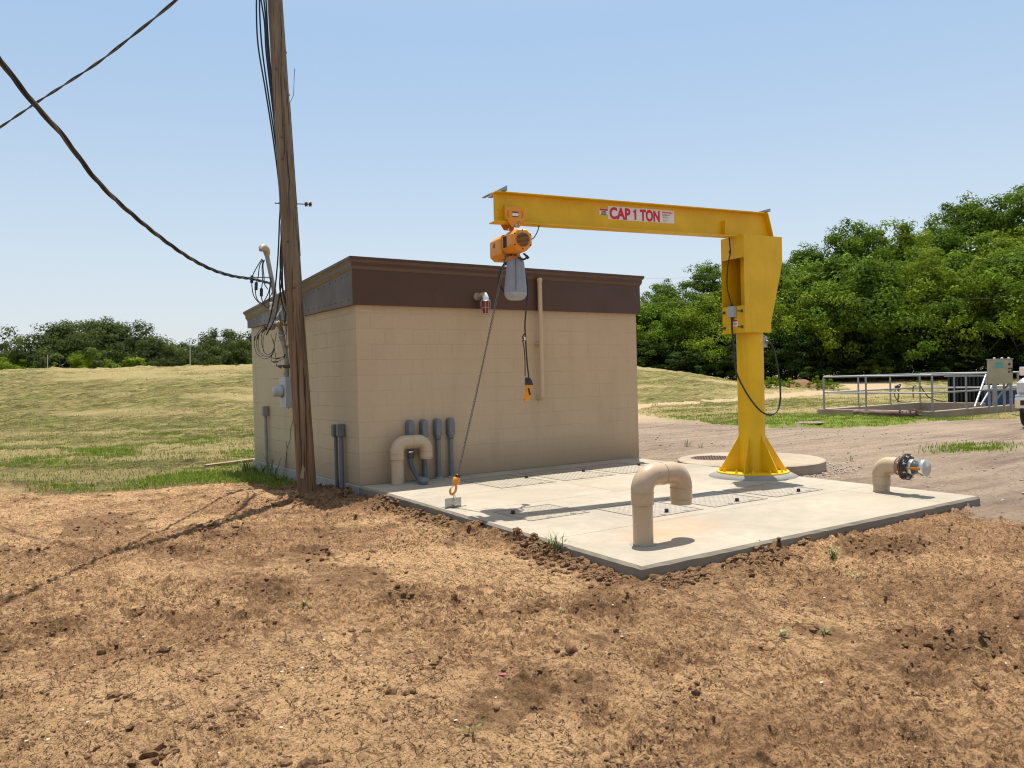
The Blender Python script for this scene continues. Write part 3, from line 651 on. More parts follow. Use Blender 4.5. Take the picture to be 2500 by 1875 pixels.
# ------------------------------------------------------------------ tread-plate hatches
def hatch(x0, x1, y0, y1, lock, label, first=[None]):
    t = thing('access_hatch', (x0, y0, .0), label, 'hatch', 'tread plate hatches set in the pad')
    w_, d_ = x1-x0, y1-y0
    s = MB(); f = .028
    s.span((0, 0, -.03), (w_, f, .006)); s.span((0, d_-f, -.03), (w_, d_, .006)); s.span((0, f, -.03), (f, d_-f, .006)); s.span((w_-f, f, -.03), (w_, d_-f, .006))
    s.build('frame', 'tread', t, local=True)
    s = MB(); s.span((f+.004, f+.004, -.02), (w_-f-.004, d_-f-.004, .003))
    st = .036; i = 0
    nx, ny = int((w_-2*f-.02)/st), int((d_-2*f-.02)/st)
    for a in range(nx):
        for b in range(ny):
            cx, cy = f+.02+a*st+st*.3, f+.02+b*st+st*.3; an = R(45 if (a+b) % 2 else -45); c_, s_ = math.cos(an), math.sin(an)
            l, w2 = .0155, .0035
            pts = [(cx+c_*p-s_*q, cy+s_*p+c_*q, z) for p, q, z in ((-l, 0, .0031), (0, -w2, .0031), (l, 0, .0031), (0, w2, .0031), (0, 0, .0062))]
            s.add(pts, [(0, 1, 4), (1, 2, 4), (2, 3, 4), (3, 0, 4)])
    s.build('tread_plate', 'tread', t, local=True)
    s = MB(); lx, ly = lock[0]-x0, lock[1]-y0; s.span((lx-.016, ly-.013, .003), (lx+.016, ly+.013, .038)); s.span((lx-.024, ly-.022, .003), (lx+.024, ly+.022, .007)); s.build('lock_tab', 'black', t, local=True, bevel=.002)
    s = MB(); s.span((w_*.3, f-.012, .006), (w_*.3+.05, f+.02, .012)); s.span((w_*.7, f-.012, .006), (w_*.7+.05, f+.02, .012)); s.build('hinge', 'steel', t, local=True, split=True)
hatch(1.20, 2.04, -1.50, -.42, (1.97, -.93), 'tread plate hatch in the building row, left of its three')
hatch(2.18, 3.05, -1.50, -.42, (2.95, -.93), 'tread plate hatch in the middle of the row along the building wall')
hatch(3.19, 4.08, -1.50, -.42, (4.00, -.93), 'tread plate hatch at the building corner, right of its row')
hatch(.20, .92, -3.52, -2.84, (.29, -3.09), 'tread plate hatch beside the chain anchor, left end of the front row')
hatch(1.08, 1.86, -4.14, -3.40, (1.46, -4.03), 'tread plate hatch just behind the tall front gooseneck pipe')
hatch(2.02, 2.84, -4.14, -3.40, (2.46, -4.05), 'tread plate hatch in the front row between gooseneck pipe and crane')
hatch(2.98, 3.80, -4.14, -3.40, (3.47, -4.06), 'tread plate hatch in front of the yellow crane base, right end of the row')
# ------------------------------------------------------------------ building
LX, DY, HW = 4.877, 4.67, 2.36
def building():
    t = thing('block_building', (0, 0, 0), 'low tan painted concrete block building with brown metal fascia and sloping roof', 'building')
    s = MB(); s.add([(0, 0, 0), (LX, 0, 0), (LX, 0, HW), (0, 0, HW)], [(0, 1, 2, 3)]); s.build('front_wall', 'block_front', t)
    s = MB(); s.add([(0, DY, 0), (0, 0, 0), (0, 0, HW), (0, DY, HW)], [(0, 1, 2, 3)]); s.build('side_wall', 'block_side', t)
    s = MB(); s.add([(LX, 0, 0), (LX, DY, 0), (LX, DY, HW), (LX, 0, HW)], [(0, 1, 2, 3)]); s.build('side_wall', 'block_side', t)
    s = MB(); s.add([(LX, DY, 0), (0, DY, 0), (0, DY, HW), (LX, DY, HW)], [(0, 1, 2, 3)]); s.build('rear_wall', 'block_front', t)
    s = MB(); s.span((-.035, -.012, -.5), (LX+.03, DY+.03, -.003)); s.build('foundation', 'found', t, bevel=.01)
    # fascia: a stepped trim swept round the building, its top falling to the rear
    prof = [(.108, 0.0, 0), (.108, -.032, 0), (.102, -.038, 0), (.080, -.070, 1), (.078, -.116, 0), (.074, -.122, 1), (.056, -.156, 1), (.0545, -.162, 0)]
    ztop = lambda y: 2.946-.318*max(0, min(1, (y+.1)/(DY+.2)))
    def ring(o_): return [(-o_, -o_), (LX+o_, -o_), (LX+o_, DY+o_), (-o_, DY+o_)]
    names = ['front', 'right', 'rear', 'left']
    for k in range(4):
        mat = {0: 'brown', 1: 'brown', 2: 'brown', 3: 'greymetal'}[k]
        rails = []
        for o_, dz, _ in prof:
            a, b = ring(o_)[k], ring(o_)[(k+1) % 4]; za = ztop(a[1]) if k in (1, 3) else ztop([-.1, 0, DY+.1][k]); zb = ztop(b[1]) if k in (1, 3) else za
            ya, yb = (0, 0, DY, DY)[k], (0, DY, DY, 0)[k]
            za, zb = ztop(-.1 if ya == 0 else DY+.1), ztop(-.1 if yb == 0 else DY+.1)
            rails.append(((a[0], a[1], za+dz), (b[0], b[1], zb+dz)))
        tr, tl = MB(), MB()
        for i in range(len(prof)-1):
            mb = tl if prof[i+1][2] or (prof[i][0]-prof[i+1][0] > .02) else tr
            (a, b), (c, d) = rails[i], rails[i+1]; mb.add([a, b, d, c], [(0, 1, 2, 3)])
        tr.build('roof_trim', mat, t)
        tl.build('roof_trim_cove', 'brown_bounce' if k != 3 else 'tan_bounce', t)  # coves take the tones with ground bounce painted in
        a, b = rails[-1]; o_ = .052; A, B = ring(o_)[k], ring(o_)[(k+1) % 4]; zb_ = 2.335
        s = MB(); s.add([(A[0], A[1], a[2]+.01), (B[0], B[1], b[2]+.01), (B[0], B[1], zb_), (A[0], A[1], zb_)], [(0, 1, 2, 3)])
        C_, D_ = ring(.002)[k], ring(.002)[(k+1) % 4]; s.add([(A[0], A[1], zb_), (B[0], B[1], zb_), (D_[0], D_[1], zb_), (C_[0], C_[1], zb_)], [(0, 1, 2, 3)])
        fp = s.build('fascia_panel', mat, t)
        if k == 3:
            s = MB()
            n = 22
            for i in range(n):
                y = DY*(i+.5)/n
                for z in (2.40, ztop(y)-.205):
                    s.lathe([(0, .007), (.008, .004), (.009, 0)], (-.0525, y, z), (-1, 0, 0), 6)
            for z in (2.48, 2.56, 2.64, 2.72): s.lathe([(0, .007), (.008, .004), (.009, 0)], (-.0525, -.02, z), (-1, 0, 0), 6)
            s.build('rivet', 'black', fp, split=True)
            s = MB(); s.span((-.0565, -.045, 2.337), (-.0525, .0, 2.77)); s.build('seam', 'greymetal', fp)
    r = ring(.106); s = MB(); s.add([(p[0], p[1], ztop(p[1])-.002) for p in r], [(0, 1, 2, 3)]); s.build('roof', 'roof', t)
building()
# ------------------------------------------------------------------ tan vent pipe, warning light
t = thing('wall_vent_pipe', (2.87, -.1, 1.05), 'long straight tan pipe strapped upright on the front block wall', 'pipe')
s = MB(); s.cyl((2.87, -.105, 1.05), (2.87, -.105, 2.80), .034, 20); s.build('pipe', 'tan_paint', t)
s = MB(); s.lathe([(0, .012), (.03, .01), (.04, 0), (.04, -.05), (.034, -.055)], (2.87, -.105, 2.80), seg=20); s.build('top_cap', 'tan_paint', t)
s = MB(); s.tube(catmull([(2.87, -.105, 1.10), (2.87, -.10, 1.055), (2.87, -.06, 1.035), (2.87, .01, 1.03)], 5), .037, 16); s.build('wall_elbow', 'tan_paint', t)
s = MB()
s.span((2.815, -.07, 1.83), (2.925, -.003, 1.85)); s.build('strap', 'tan_paint', t)
t = thing('warning_light', (1.86, -.052, 2.42), 'caged red glass warning light with a white top on the brown fascia', 'lamp')
s = MB(); s.lathe([(0, 0), (.055, 0), (.055, .03), (.03, .05), (.025, .08)], (1.80, -.052, 2.50), (0, -1, 0), 18); s.build('wall_box', 'hood', t, bevel=.003)
s = MB(); s.tube(catmull([(1.80, -.12, 2.50), (1.82, -.17, 2.52), (1.86, -.19, 2.515)], 5), .028, 12); s.build('arm', 'hood', t)
g = Vector((1.86, -.19, 0))
s = MB(); s.lathe([(0, 2.553), (.016, 2.55), (.036, 2.515), (.05, 2.475)], g, seg=20); s.build('top_cap', 'white', t)
s = MB(); s.lathe([(.05, 2.475), (.062, 2.44), (.066, 2.425)], g, seg=20); s.build('collar', 'bright', t)
s = MB(); s.lathe([(.054, 2.425), (.048, 2.30), (.040, 2.262), (0, 2.255)], g, seg=20); s.build('red_globe', 'glass_red', t)
s = MB()
for k in range(8):
    a = k*math.pi/4+.2; c_, s_ = math.cos(a), math.sin(a)
    s.tube([g+Vector((c_*.072, s_*.072, 2.43)), g+Vector((c_*.062, s_*.062, 2.30)), g+Vector((c_*.054, s_*.054, 2.243))], .0032, 6)
for r_, z in ((.073, 2.43), (.054, 2.245), (.064, 2.335)):
    s.tube([g+Vector((math.cos(a)*r_, math.sin(a)*r_, z)) for a in [i*math.pi/12 for i in range(25)]], .0036, 6, caps=False)
s.build('wire_cage', 'steel', t)
# ------------------------------------------------------------------ conduit risers
def conduit_body(s, x, y, z0, z1, nrm=(0, -1)):
    pass
def riser(x, label, bend=False):
    t = thing('conduit_riser', (x, -.05, 0), label, 'conduit', 'grey conduit risers on the front wall')
    s = MB(); w_ = .05; z0, z1 = .565, .815
    pts = []
    for k in range(12):
        a = 2*math.pi*k/12; pts.append((x+math.cos(a)*w_*(1 if abs(math.cos(a)) < .9 else 1), -.012, (z1-w_ if math.sin(a) > 0 else z0+w_)+math.sin(a)*w_))
    pts = [(x+w_*math.cos(a), -.012, z1-w_+w_*math.sin(a)) for a in [math.pi*k/8 for k in range(9)]]+[(x+w_*math.cos(a), -.012, z0+w_*.6+w_*.6*math.sin(a)) for a in [math.pi+math.pi*k/8 for k in range(9)]]
    s.prism(pts, (0, -.082, 0)); b = s.build('conduit_body', 'grey_pvc', t, bevel=.006)
    q = [((p[0]-x)*.82+x, -.094, (p[2]-.69)*.86+.69) for p in pts]
    s = MB(); s.prism(q, (0, -.009, 0)); c = s.build('cover', 'grey_pvc', b, bevel=.002)
    s = MB()
    for z in (.60, .785): s.lathe([(0, .004), (.006, .003), (.007, 0)], (x, -.103, z), (0, -1, 0), 8)
    s.build('screw', 'steel', c, split=True)
    s = MB()
    if bend:
        s.cyl((x, -.055, .30), (x, -.055, .58), .030, 16); s.build('pipe', 'grey_pvc', t)
        s = MB(); s.lathe([(.030, 0), (.040, 0), (.040, .09), (.034, .10), (.030, .1)], (x, -.055, .31), seg=16); s.build('coupling', 'grey_pvc', t)
        s = MB(); s.span((x-.045, -.098, .385), (x+.045, -.012, .402)); s.build('clamp', 'bright', t)
        s = MB(); s.tube(catmull([(x, -.055, .33), (x, -.06, .22), (x+.01, -.16, .10), (x-.01, -.30, .045), (x-.03, -.42, .042)], 6), .030, 14); s.build('flexible_conduit', 'grey_pvc', t)
        s = MB(); s.lathe([(.02, -.03), (.045, -.02), (.05, 0), (.05, .13), (.04, .15), (0, .15)], (x-.03, -.40, .045), (-.12, -1, 0), 14); s.build('end_fitting', 'grey_pvc', t)
    else:
        s.cyl((x, -.055, .0), (x, -.055, .58), .034, 16); s.build('pipe', 'grey_pvc', t)
        s = MB(); s.lathe([(.034, 0), (.041, 0), (.041, .05), (.034, .055)], (x, -.055, .53), seg=16); s.build('coupling', 'grey_pvc', t)
        s = MB(); s.lathe([(.036, .018), (.055, .012), (.062, .002)], (x, -.055, 0), seg=14); s.build('sealant', 'grout', t)
riser(.708, 'grey conduit riser ending in a curved flexible whip on the pad', True)
riser(.915, 'grey conduit riser partly behind the gooseneck pipe by the wall')
riser(1.125, 'straight grey conduit riser, third along the front wall')
riser(1.325, 'straight grey conduit riser furthest from the building corner')
def side_riser(y, top, r_, label, mat='grey_pvc', w_=.045):
    t = thing('side_conduit', (-.05, y, -.2), label, 'conduit', 'conduit risers on the side wall')
    s = MB(); s.cyl((-.055, y, -.35), (-.055, y, top-.15), r_, 14); s.build('pipe', mat, t)
    s = MB(); s.span((-.10, y-w_, top-.17), (-.012, y+w_, top)); b = s.build('conduit_body', 'grey_pvc' if mat == 'grey_pvc' else mat, t, bevel=.01)
    s = MB(); s.span((-.106, y-w_*.8, top-.155), (-.1003, y+w_*.8, top-.015)); s.build('cover', 'grey_pvc' if mat == 'grey_pvc' else mat, b, bevel=.002)
side_riser(.66, .775, .026, 'thinner grey side wall conduit with rusty streaks, next to a wider one')
side_riser(.475, .785, .031, 'wider grey side wall conduit nearest the building corner')
side_riser(3.79, .97, .028, 'weathered grey conduit standing alone near the rear of the side wall', 'rusty_pipe', .05)
# ------------------------------------------------------------------ electric meter and service mast
t = thing('electric_meter', (-.1, 2.5, 1.2), 'grey electric meter box with round glass meter on the side wall', 'meter')
s = MB(); s.span((-.19, 2.30, .975), (-.004, 2.60, 1.44)); s.build('box', 'grey_box', t, bevel=.006)
s = MB(); s.lathe([(.085, 0), (.09, .02), (.08, .03), (.075, .13), (.06, .145), (0, .148)], (-.19, 2.45, 1.22), (-1, 0, 0), 24); mt = s.build('meter_glass', 'grey_box', t)
s = MB(); s.lathe([(.092, 0), (.097, .01), (.092, .025)], (-.19, 2.45, 1.22), (-1, 0, 0), 24); s.build('ring', 'galv', mt)
s = MB(); s.span((-.12, 2.42, .95), (-.10, 2.44, .976)); s.build('latch', 'steel', t)
t = thing('service_mast', (-.1, 2.5, 1.44), 'leaning galvanized service mast with beige weatherhead above the roof edge', 'mast')
mast = [(-.10, 2.5, 1.42), (-.10, 2.5, 1.75), (-.17, 2.52, 2.2), (-.265, 2.53, 2.85), (-.34, 2.54, 3.30)]
s = MB(); s.tube(catmull(mast, 6), .034, 16); s.build('pipe', 'rusty_pipe', t)
s = MB(); s.tube([mast[-1], (-.345, 2.53, 3.34), (-.37, 2.50, 3.39), (-.42, 2.44, 3.41), (-.47, 2.38, 3.385), (-.49, 2.355, 3.345)], [.038, .050, .058, .056, .046, .026], 16); s.build('weatherhead', 'hood', t)
s = MB()
for z, x in ((1.50, -.10), (2.08, -.15), (2.14, -.16)): s.lathe([(.036, -.02), (.045, -.02), (.045, .02), (.036, .02)], (x, 2.515, z), (0, 0, 1), 14)
s.build('hub', 'galv', t, split=True)
s = MB(); s.span((-.24, 2.44, 1.60), (-.03, 2.56, 1.625)); s.span((-.12, 2.46, 2.235), (.02, 2.56, 2.255)); s.build('strap', 'dark_steel', t, split=True)
s = MB()
s.lathe([(.0, -.05), (.05, -.04), (.055, 0), (.045, .05), (0, .07)], (-.33, 2.46, 2.21), (-.7, -.7, -.2), 16)
s.lathe([(.0, -.05), (.045, -.04), (.055, 0), (.045, .05), (0, .07)], (-.22, 2.44, 2.25), (-.7, -.5, .1), 16); s.build('knob_insulator', 'hood', t, split=True)
s = MB(); s.lathe([(.02, -.06), (.03, -.06), (.03, -.02), (.018, 0), (.03, .02), (.03, .06), (.02, .06)], (-.33, 2.42, 2.52), (0, 0, 1), 14); s.build('spool_insulator', 'clear', t)
# ------------------------------------------------------------------ utility pole
pb = pz(751, 1219, -.17); ptop = at(669, -40, (pb-CAM).dot(fw))
pdir = (ptop-pb)/(ptop.z-pb.z); PH = 9.4
def pole_at(z): return pb+pdir*(z-pb.z)
t = thing('utility_pole', tuple(pb), 'tall weathered brown wooden utility pole leaning slightly beside the block building', 'pole')
s = MB(); N = 70; seg = 40; vv = []
for i in range(N+1):
    z = -.5+(PH+.5)*i/N; c_ = pole_at(z); r_ = .120-.0040*max(0, z)
    for k in range(seg):
        a = 2*math.pi*k/seg; dr = (vnoise(np.array([k*.55+math.cos(a)]), np.array([z*.25]), 3)[0]-.5)*.010
        vv.append(c_+Vector((math.cos(a), math.sin(a), 0))*(r_+dr))
s.add(vv, [(i*seg+k, i*seg+(k+1) % seg, (i+1)*seg+(k+1) % seg, (i+1)*seg+k) for i in range(N) for k in range(seg)], True); s.add(vv[-seg:], [tuple(range(seg))])
s.build('shaft', 'pole', t)
toC = (Vector((CAM.x, CAM.y, 0))-Vector((pb.x, pb.y, 0))).normalized(); rgt = Vector((-toC.y, toC.x, 0))
def on_pole(px, py, out=0.0):   # point on the camera side of the shaft
    d = ray(px, py); c0 = pole_at((CAM+d*((pb-CAM).dot(fw))).z); q = CAM+d*((c0-CAM).dot(fw)); lat = (q-c0).dot(rgt); rr = .120-.004*max(0, c0.z)
    lat = max(-rr*.95, min(rr*.95, lat)); return c0+rgt*lat+toC*(math.sqrt(max(1e-6, rr*rr-lat*lat))+out), lat
s = MB()
for px, py in ((677, 5), (675, 175), (694, 310), (689, 340), (690, 393), (706, 488), (723, 507), (719, 705), (704, 593), (701, 128), (711, 232)):
    q, lat = on_pole(px, py, -.004); s.lathe([(0, .012), (.014, .009), (.019, 0)], q, (q-pole_at(q.z)).normalized(), 9)
s.build('knot', 'iron', t, split=True)
zi = (at(735, 496, (pb-CAM).dot(fw))).z
s = MB(); a = pole_at(zi); s.cyl(a-rgt*(.17), a+rgt*(.30), .009, 8); s.build('bolt', 'dark_steel', t)
s = MB()
for k in (.225, .275): s.lathe([(0, -.02), (.03, -.018), (.036, -.006), (.022, 0), (.036, .006), (.03, .018), (0, .02)], a+rgt*k, rgt, 14)
s.build('insulator', 'insul', t, split=True)
s = MB(); g0 = [pole_at(z)+rgt*(.122-.004*z)+toC*.01 for z in np.linspace(3.0, 5.0, 10)]; s.tube(g0+[g0[-1]+Vector((.02, 0, .1))+rgt*.03, g0[-1]+rgt*.07+Vector((0, 0, .45))], .0035, 6); s.build('ground_wire', 'wire', t)
s = MB(); q, _ = on_pole(738, 1163, -.02); s.prism([q+rgt*-.028, q+rgt*.022+Vector((0, 0, -.02)), q+rgt*.035+Vector((0, 0, .11)), q+rgt*.01+Vector((0, 0, .17))], -toC*-.03); s.build('split_splinter', 'timber', t)
# ------------------------------------------------------------------ cables
def strand(s, pts, rad, n=3, off=.013, pitch=.9, seg=7, tail=1):
    P = catmull(pts, 26); L = 0; T = [(P[min(i+1, len(P)-1)]-P[max(i-1, 0)]).normalized() for i in range(len(P))]
    paths = [[] for _ in range(n)]
    for i, p_ in enumerate(P):
        if i: L += (P[i]-P[i-1]).length
        a0 = T[i].cross(Vector((0, 0, 1))).normalized(); b0 = T[i].cross(a0)
        for k in range(n):
            a = 2*math.pi*(k/n+L/pitch); paths[k].append(p_+(a0*math.cos(a)+b0*math.sin(a))*off)
    for k in range(n): s[k % len(s)].tube(paths[k], rad, seg)
def dep(x, x0, d0, x1, d1): t_ = (x-x0)/(x1-x0); return 1/((1-t_)/d0+t_/d1)
Q = [(-170, -95), (-80, 30), (0, 147), (87, 258), (152, 330), (240, 445), (330, 530), (430, 608), (500, 650), (560, 672), (620, 682), (660, 692)]
pts = [at(x, y, dep(x, 0, 5.2, 665, 12.45)) for x, y in Q]
t = thing('service_cable', tuple(pts[-1]), 'thick twisted black service cable sagging in from the upper left to the mast', 'cable')
a, b = MB(), MB(); strand([a, a, b], pts, .0105, 3, .0115, 1.0); a.build('insulated_strand', 'black', t); b.build('bare_strand', 'wire_bare', t)
Q = [(-120, 395), (0, 311), (90, 250), (160, 205), (240, 152), (320, 90), (430, 0), (520, -85)]
pts2 = [at(x, y, dep(x, 0, 13.0, 430, 9.6)) for x, y in Q]
t = thing('overhead_cable', tuple(pts2[3]), 'thinner twisted cable rising to the right across the upper left sky', 'cable')
a = MB(); b = MB(); strand([a, b], pts2, .010, 2, .010, 1.3); a.build('insulated_strand', 'wire', t); b.build('bare_strand', 'wire_bare', t)
DP = (pb-CAM).dot(fw)
bund = [[(628, -40), (626, 20), (630, 110), (648, 220), (667, 340), (680, 440), (684, 500), (682, 545), (680, 600), (676, 660), (668, 730), (655, 790), (640, 812)],
        [(634, -40), (634, 30), (640, 120), (655, 230), (670, 330), (683, 430), (689, 498), (692, 540), (688, 610), (688, 680), (680, 735), (672, 775), (650, 818)],
        [(640, -40), (648, 40), (652, 110), (662, 210), (672, 310), (684, 420), (690, 505), (686, 560), (690, 630), (690, 700), (700, 750), (706, 800), (712, 845)],
        [(646, -40), (650, 10), (655, 100), (663, 190), (676, 300), (685, 400), (692, 480), (694, 520), (687, 580), (684, 650), (692, 720), (703, 770), (709, 830)],
        [(630, -40), (645, 50), (650, 130), (664, 250), (676, 350), (686, 450), (686, 520), (690, 590), (686, 640), (683, 700), (690, 745), (697, 765), (694, 790)]]
labs = ['black cable of the hanging bundle that swings furthest from the pole', 'black cable of the bundle ending in the left lower loops', 'black cable of the bundle dropping closest beside the pole', 'black cable of the bundle hugging the pole top', 'black cable of the bundle ending at the mast clamp']
for k, q in enumerate(bund):
    pp = [at(x, y, DP+.1+1.3*max(0, min(1, (y-400)/350))+.02*k) for x, y in q]
    s = MB(); s.tube(catmull(pp, 7), .0105, 7); o = s.build('drop_cable', 'black'); tag(o, labs[k], 'cable', 'black cables hanging beside the pole')
DM = (Vector((-.3, 2.5, 2.6))-CAM).dot(fw)
def loopset(name, curves, label, rad, splices, sp_r=.016):
    c0 = at(*curves[0][0], DM); t = thing(name, tuple(c0), label, 'cable')
    for k, q in enumerate(curves):
        s = MB(); s.tube(catmull([at(x, y, DM+.02*k-.03*math.sin(k*2+i)) for i, (x, y) in enumerate(q)], 7), rad, 6); s.build('wire', 'black', t)
    s_ = MB()
    for (x0, y0), (x1, y1) in splices:
        s_.cyl(at(x0, y0, DM-.02), at(x1, y1, DM-.02), sp_r, 10)
    s_.build('splice_sleeve', 'black', t, split=True)
kk = lambda x, y: (580+x/5.183, 600+y/5.183)
T8 = lambda L_: [[kk(*p) for p in q] for q in L_]
loopset('drip_loop', T8([
    [(310, 165), (250, 260), (190, 380), (180, 480), (200, 620), (260, 710), (310, 730), (370, 640), (400, 560), (420, 430), (400, 405), (300, 400), (160, 400)],
    [(320, 175), (278, 260), (260, 400), (240, 470), (225, 560), (250, 680), (330, 730), (400, 660), (440, 580), (445, 500), (430, 440)],
    [(325, 180), (310, 280), (318, 430), (300, 560), (300, 640), (330, 740), (380, 780), (402, 740), (405, 600), (420, 480), (425, 430)],
    [(340, 180), (322, 250), (335, 400), (340, 480), (380, 550)]]), 'black drip loops hanging from the beige weatherhead to the service cable', .0075,
    [(kk(183, 378), kk(178, 470)), (kk(237, 462), kk(233, 560)), (kk(302, 540), kk(300, 640))], .024)
loopset('lower_cable_loops', T8([
    [(340, 985), (260, 1100), (215, 1180), (215, 1280), (250, 1370), (330, 1425), (400, 1415), (450, 1360), (465, 1280), (440, 1180), (420, 1120)],
    [(355, 990), (300, 1080), (250, 1160), (240, 1250), (270, 1350), (350, 1400), (420, 1390), (455, 1320), (465, 1260), (490, 1100)],
    [(360, 1040), (280, 1110), (262, 1220), (280, 1330), (350, 1380), (420, 1360), (460, 1290), (450, 1180)],
    [(365, 1050), (330, 1150), (322, 1280), (340, 1350), (400, 1375), (440, 1340)],
    [(330, 1050), (300, 1150), (310, 1260), (340, 1350)],
    [(525, 1080), (530, 1160), (570, 1240), (640, 1290), (690, 1280)],
    [(530, 1090), (560, 1180), (600, 1260), (660, 1270)],
    [(665, 1150), (660, 1240), (625, 1280), (600, 1380), (560, 1410), (500, 1430), (450, 1425), (430, 1400), (445, 1340)],
    [(640, 1280), (600, 1400), (540, 1450), (480, 1468), (430, 1460), (425, 1410), (440, 1360)],
    [(465, 1280), (475, 1360), (485, 1430), (490, 1500), (520, 1535), (550, 1545)],
    [(600, 800), (600, 900), (620, 1050), (615, 1180), (600, 1290)],
    [(570, 780), (590, 900), (600, 1000), (610, 1100), (560, 1180)],
    [(700, 1415), (680, 1470), (655, 1515)]]), 'tangle of thin black wire loops hanging beside the meter mast', .0045,
    [(kk(225, 1140), kk(212, 1200)), (kk(265, 1120), kk(245, 1185)), (kk(480, 1430), kk(540, 1420)), (kk(448, 1470), kk(508, 1468)), (kk(520, 1530), kk(555, 1548)), (kk(665, 1150), kk(662, 1210)), (kk(578, 1540), kk(680, 1538)), (kk(372, 1020), kk(368, 1070)), (kk(348, 1015), kk(340, 1065)), (kk(655, 1515), kk(668, 1485)), (kk(600, 1370), kk(585, 1420))], .011)
s = MB(); s.tube(catmull([at(*kk(x, y), DM) for x, y in ((430, 1050), (470, 960), (480, 900), (520, 850), (545, 790), (570, 740), (560, 700))], 6), .007, 6)
s.tube(catmull([at(*kk(x, y), DM-.05) for x, y in ((500, 900), (530, 840), (550, 820), (560, 790))], 6), .012, 6); o = s.build('guy_clamp', 'bright'); tag(o, 'bright twisted metal wire clamp on the mast among the cables', 'clamp')
# thin wire down the side wall, plank by the rear corner
c1 = lambda x, y: (550+x/2.37, 550+y/2.37)
def onwall(x, y, X=-.02): d = ray(x, y); return CAM+d*((X-CAM.x)/d.x)
s = MB(); s.tube(catmull([onwall(*c1(x, y)) for x, y in ((402, 1060), (392, 1130), (378, 1180), (375, 1240), (358, 1290), (350, 1360), (343, 1440))], 6), .004, 6)
s.tube(catmull([onwall(*c1(x, y)) for x, y in ((352, 1250), (356, 1300), (354, 1370), (348, 1420))], 6), .003, 6); o = s.build('ground_wire', 'wire'); tag(o, 'thin dark wire trailing down the side wall below the meter', 'wire')
s = MB(); c_ = Vector((-.05, 5.55, -.10)); s.box(c_, (1.25, .14, .045), Matrix.Rotation(R(8), 3, 'Z')@Matrix.Rotation(R(-2), 3, 'Y')); o = s.build('wooden_plank', 'timber', bevel=.004); tag(o, 'weathered wooden plank lying in the grass at the rear corner of the building', 'plank')
# ------------------------------------------------------------------ gooseneck pipes
def gooseneck(name, x0, x1, y, ztop, zend, r_, label, zc):
    t = thing(name, (x0, y, 0), label, 'pipe')
    rs = r_*1.11; Rb = .122; zc2 = ztop-Rb
    s = MB(); s.cyl((x0, y, -.02), (x0, y, zc2-.02), r_, 36); s.build('riser', 'pvc_tan', t)
    def elbow(xa, sgn):
        cx = xa+sgn*Rb; pts = [(xa, y, zc2-zc)]+[(cx-sgn*Rb*math.cos(a), y, zc2+Rb*math.sin(a)) for a in [math.pi/2*k/14 for k in range(15)]]
        pts.append(((x0+x1)/2-sgn*.002, y, zc2+Rb)); s_ = MB(); s_.tube(pts, rs, 36); return s_
    e = elbow(x0, 1); e.build('elbow', 'pvc_tan', t)
    e = elbow(x1, -1); e.build('elbow', 'pvc_tan', t)
    s = MB()
    for X in (x0, x1):
        for zz in (zc2-.012, zc2-zc): s.lathe([(rs, -.003), (rs+.003, -.003), (rs+.003, .003), (rs, .003)], (X, y, zz), seg=36)
    s.lathe([(rs, -.004), (rs+.003, -.004), (rs+.003, .004), (rs, .004)], ((x0+x1)/2, y, zc2+Rb), (1, 0, 0), 36)
    s.build('socket_rim', 'pvc_tan', t, split=True)
    s = MB(); s.tube([(x1, y, zend), (x1, y, zc2-zc*.3)], r_*1.06, 36, caps=False); s.tube([(x1, y, zend+.004), (x1, y, zc2)], r_*.93, 36, caps=False); s.lathe([(r_*.93, 0), (r_*1.06, 0)], (x1, y, zend), seg=36); s.build('outlet', 'pvc_tan', t)
    s = MB(); s.lathe([(r_, .006), (r_+.012, .003), (r_+.03, .0015)], (x0, y, 0), seg=30); s.build('sealant', 'grout', t)
gooseneck('gooseneck_pipe', .29, .725, -4.94, .545, .275, .081, 'tall glossy tan gooseneck pipe near the front corner of the pad', .10)
gooseneck('gooseneck_pipe', .44, .86, -.20, .535, .30, .083, 'tan gooseneck pipe hard against the front wall near the building corner', .09)
# ------------------------------------------------------------------ elbow outlet with flange and cap
t = thing('hose_connection', (4.13, -4.64, 0), 'tan elbow pipe with black bolted flange and metal quick connect cap', 'pipe')
X, Y = 4.13, -4.64
s = MB(); s.cyl((X, Y, -.02), (X, Y, .12), .085, 32); s.build('riser', 'pvc_tan', t)
pts = [(X, Y, .075), (X, Y, .19)]+[(X, Y-.105+.105*math.cos(a), .19+.105*math.sin(a)) for a in [math.pi/2*k/12 for k in range(1, 13)]]+[(X, Y-.20, .295)]
s = MB(); s.tube(pts, .093, 36); s.build('elbow', 'pvc_tan', t)
s = MB(); s.lathe([(.09, 0), (.086, 0), (.086, .08), (0, .08)], (X, Y-.195, .295), (0, -1, 0), 32)
for z in (.078, .175): s.lathe([(.093, -.003), (.096, -.003), (.096, .003), (.093, .003)], (X, Y, z), seg=36)
s.lathe([(.093, -.003), (.096, -.003), (.096, .003), (.093, .003)], (X, Y-.195, .295), (0, -1, 0), 36)
s.build('spigot', 'pvc_tan', t)
fy = Y-.265
s = MB(); s.lathe([(0, 0), (.142, 0), (.142, .022), (0, .022)], (X, fy, .295), (0, -1, 0), 40, smooth=False); s.build('backing_flange', 'maroon', t, bevel=.002)
s = MB(); s.lathe([(.085, .0235), (.141, .0235), (.141, .046), (.11, .05), (.105, .058), (.085, .058)], (X, fy, .295), (0, -1, 0), 40, smooth=False); s.build('flange', 'black_gloss', t, bevel=.002)
s = MB()
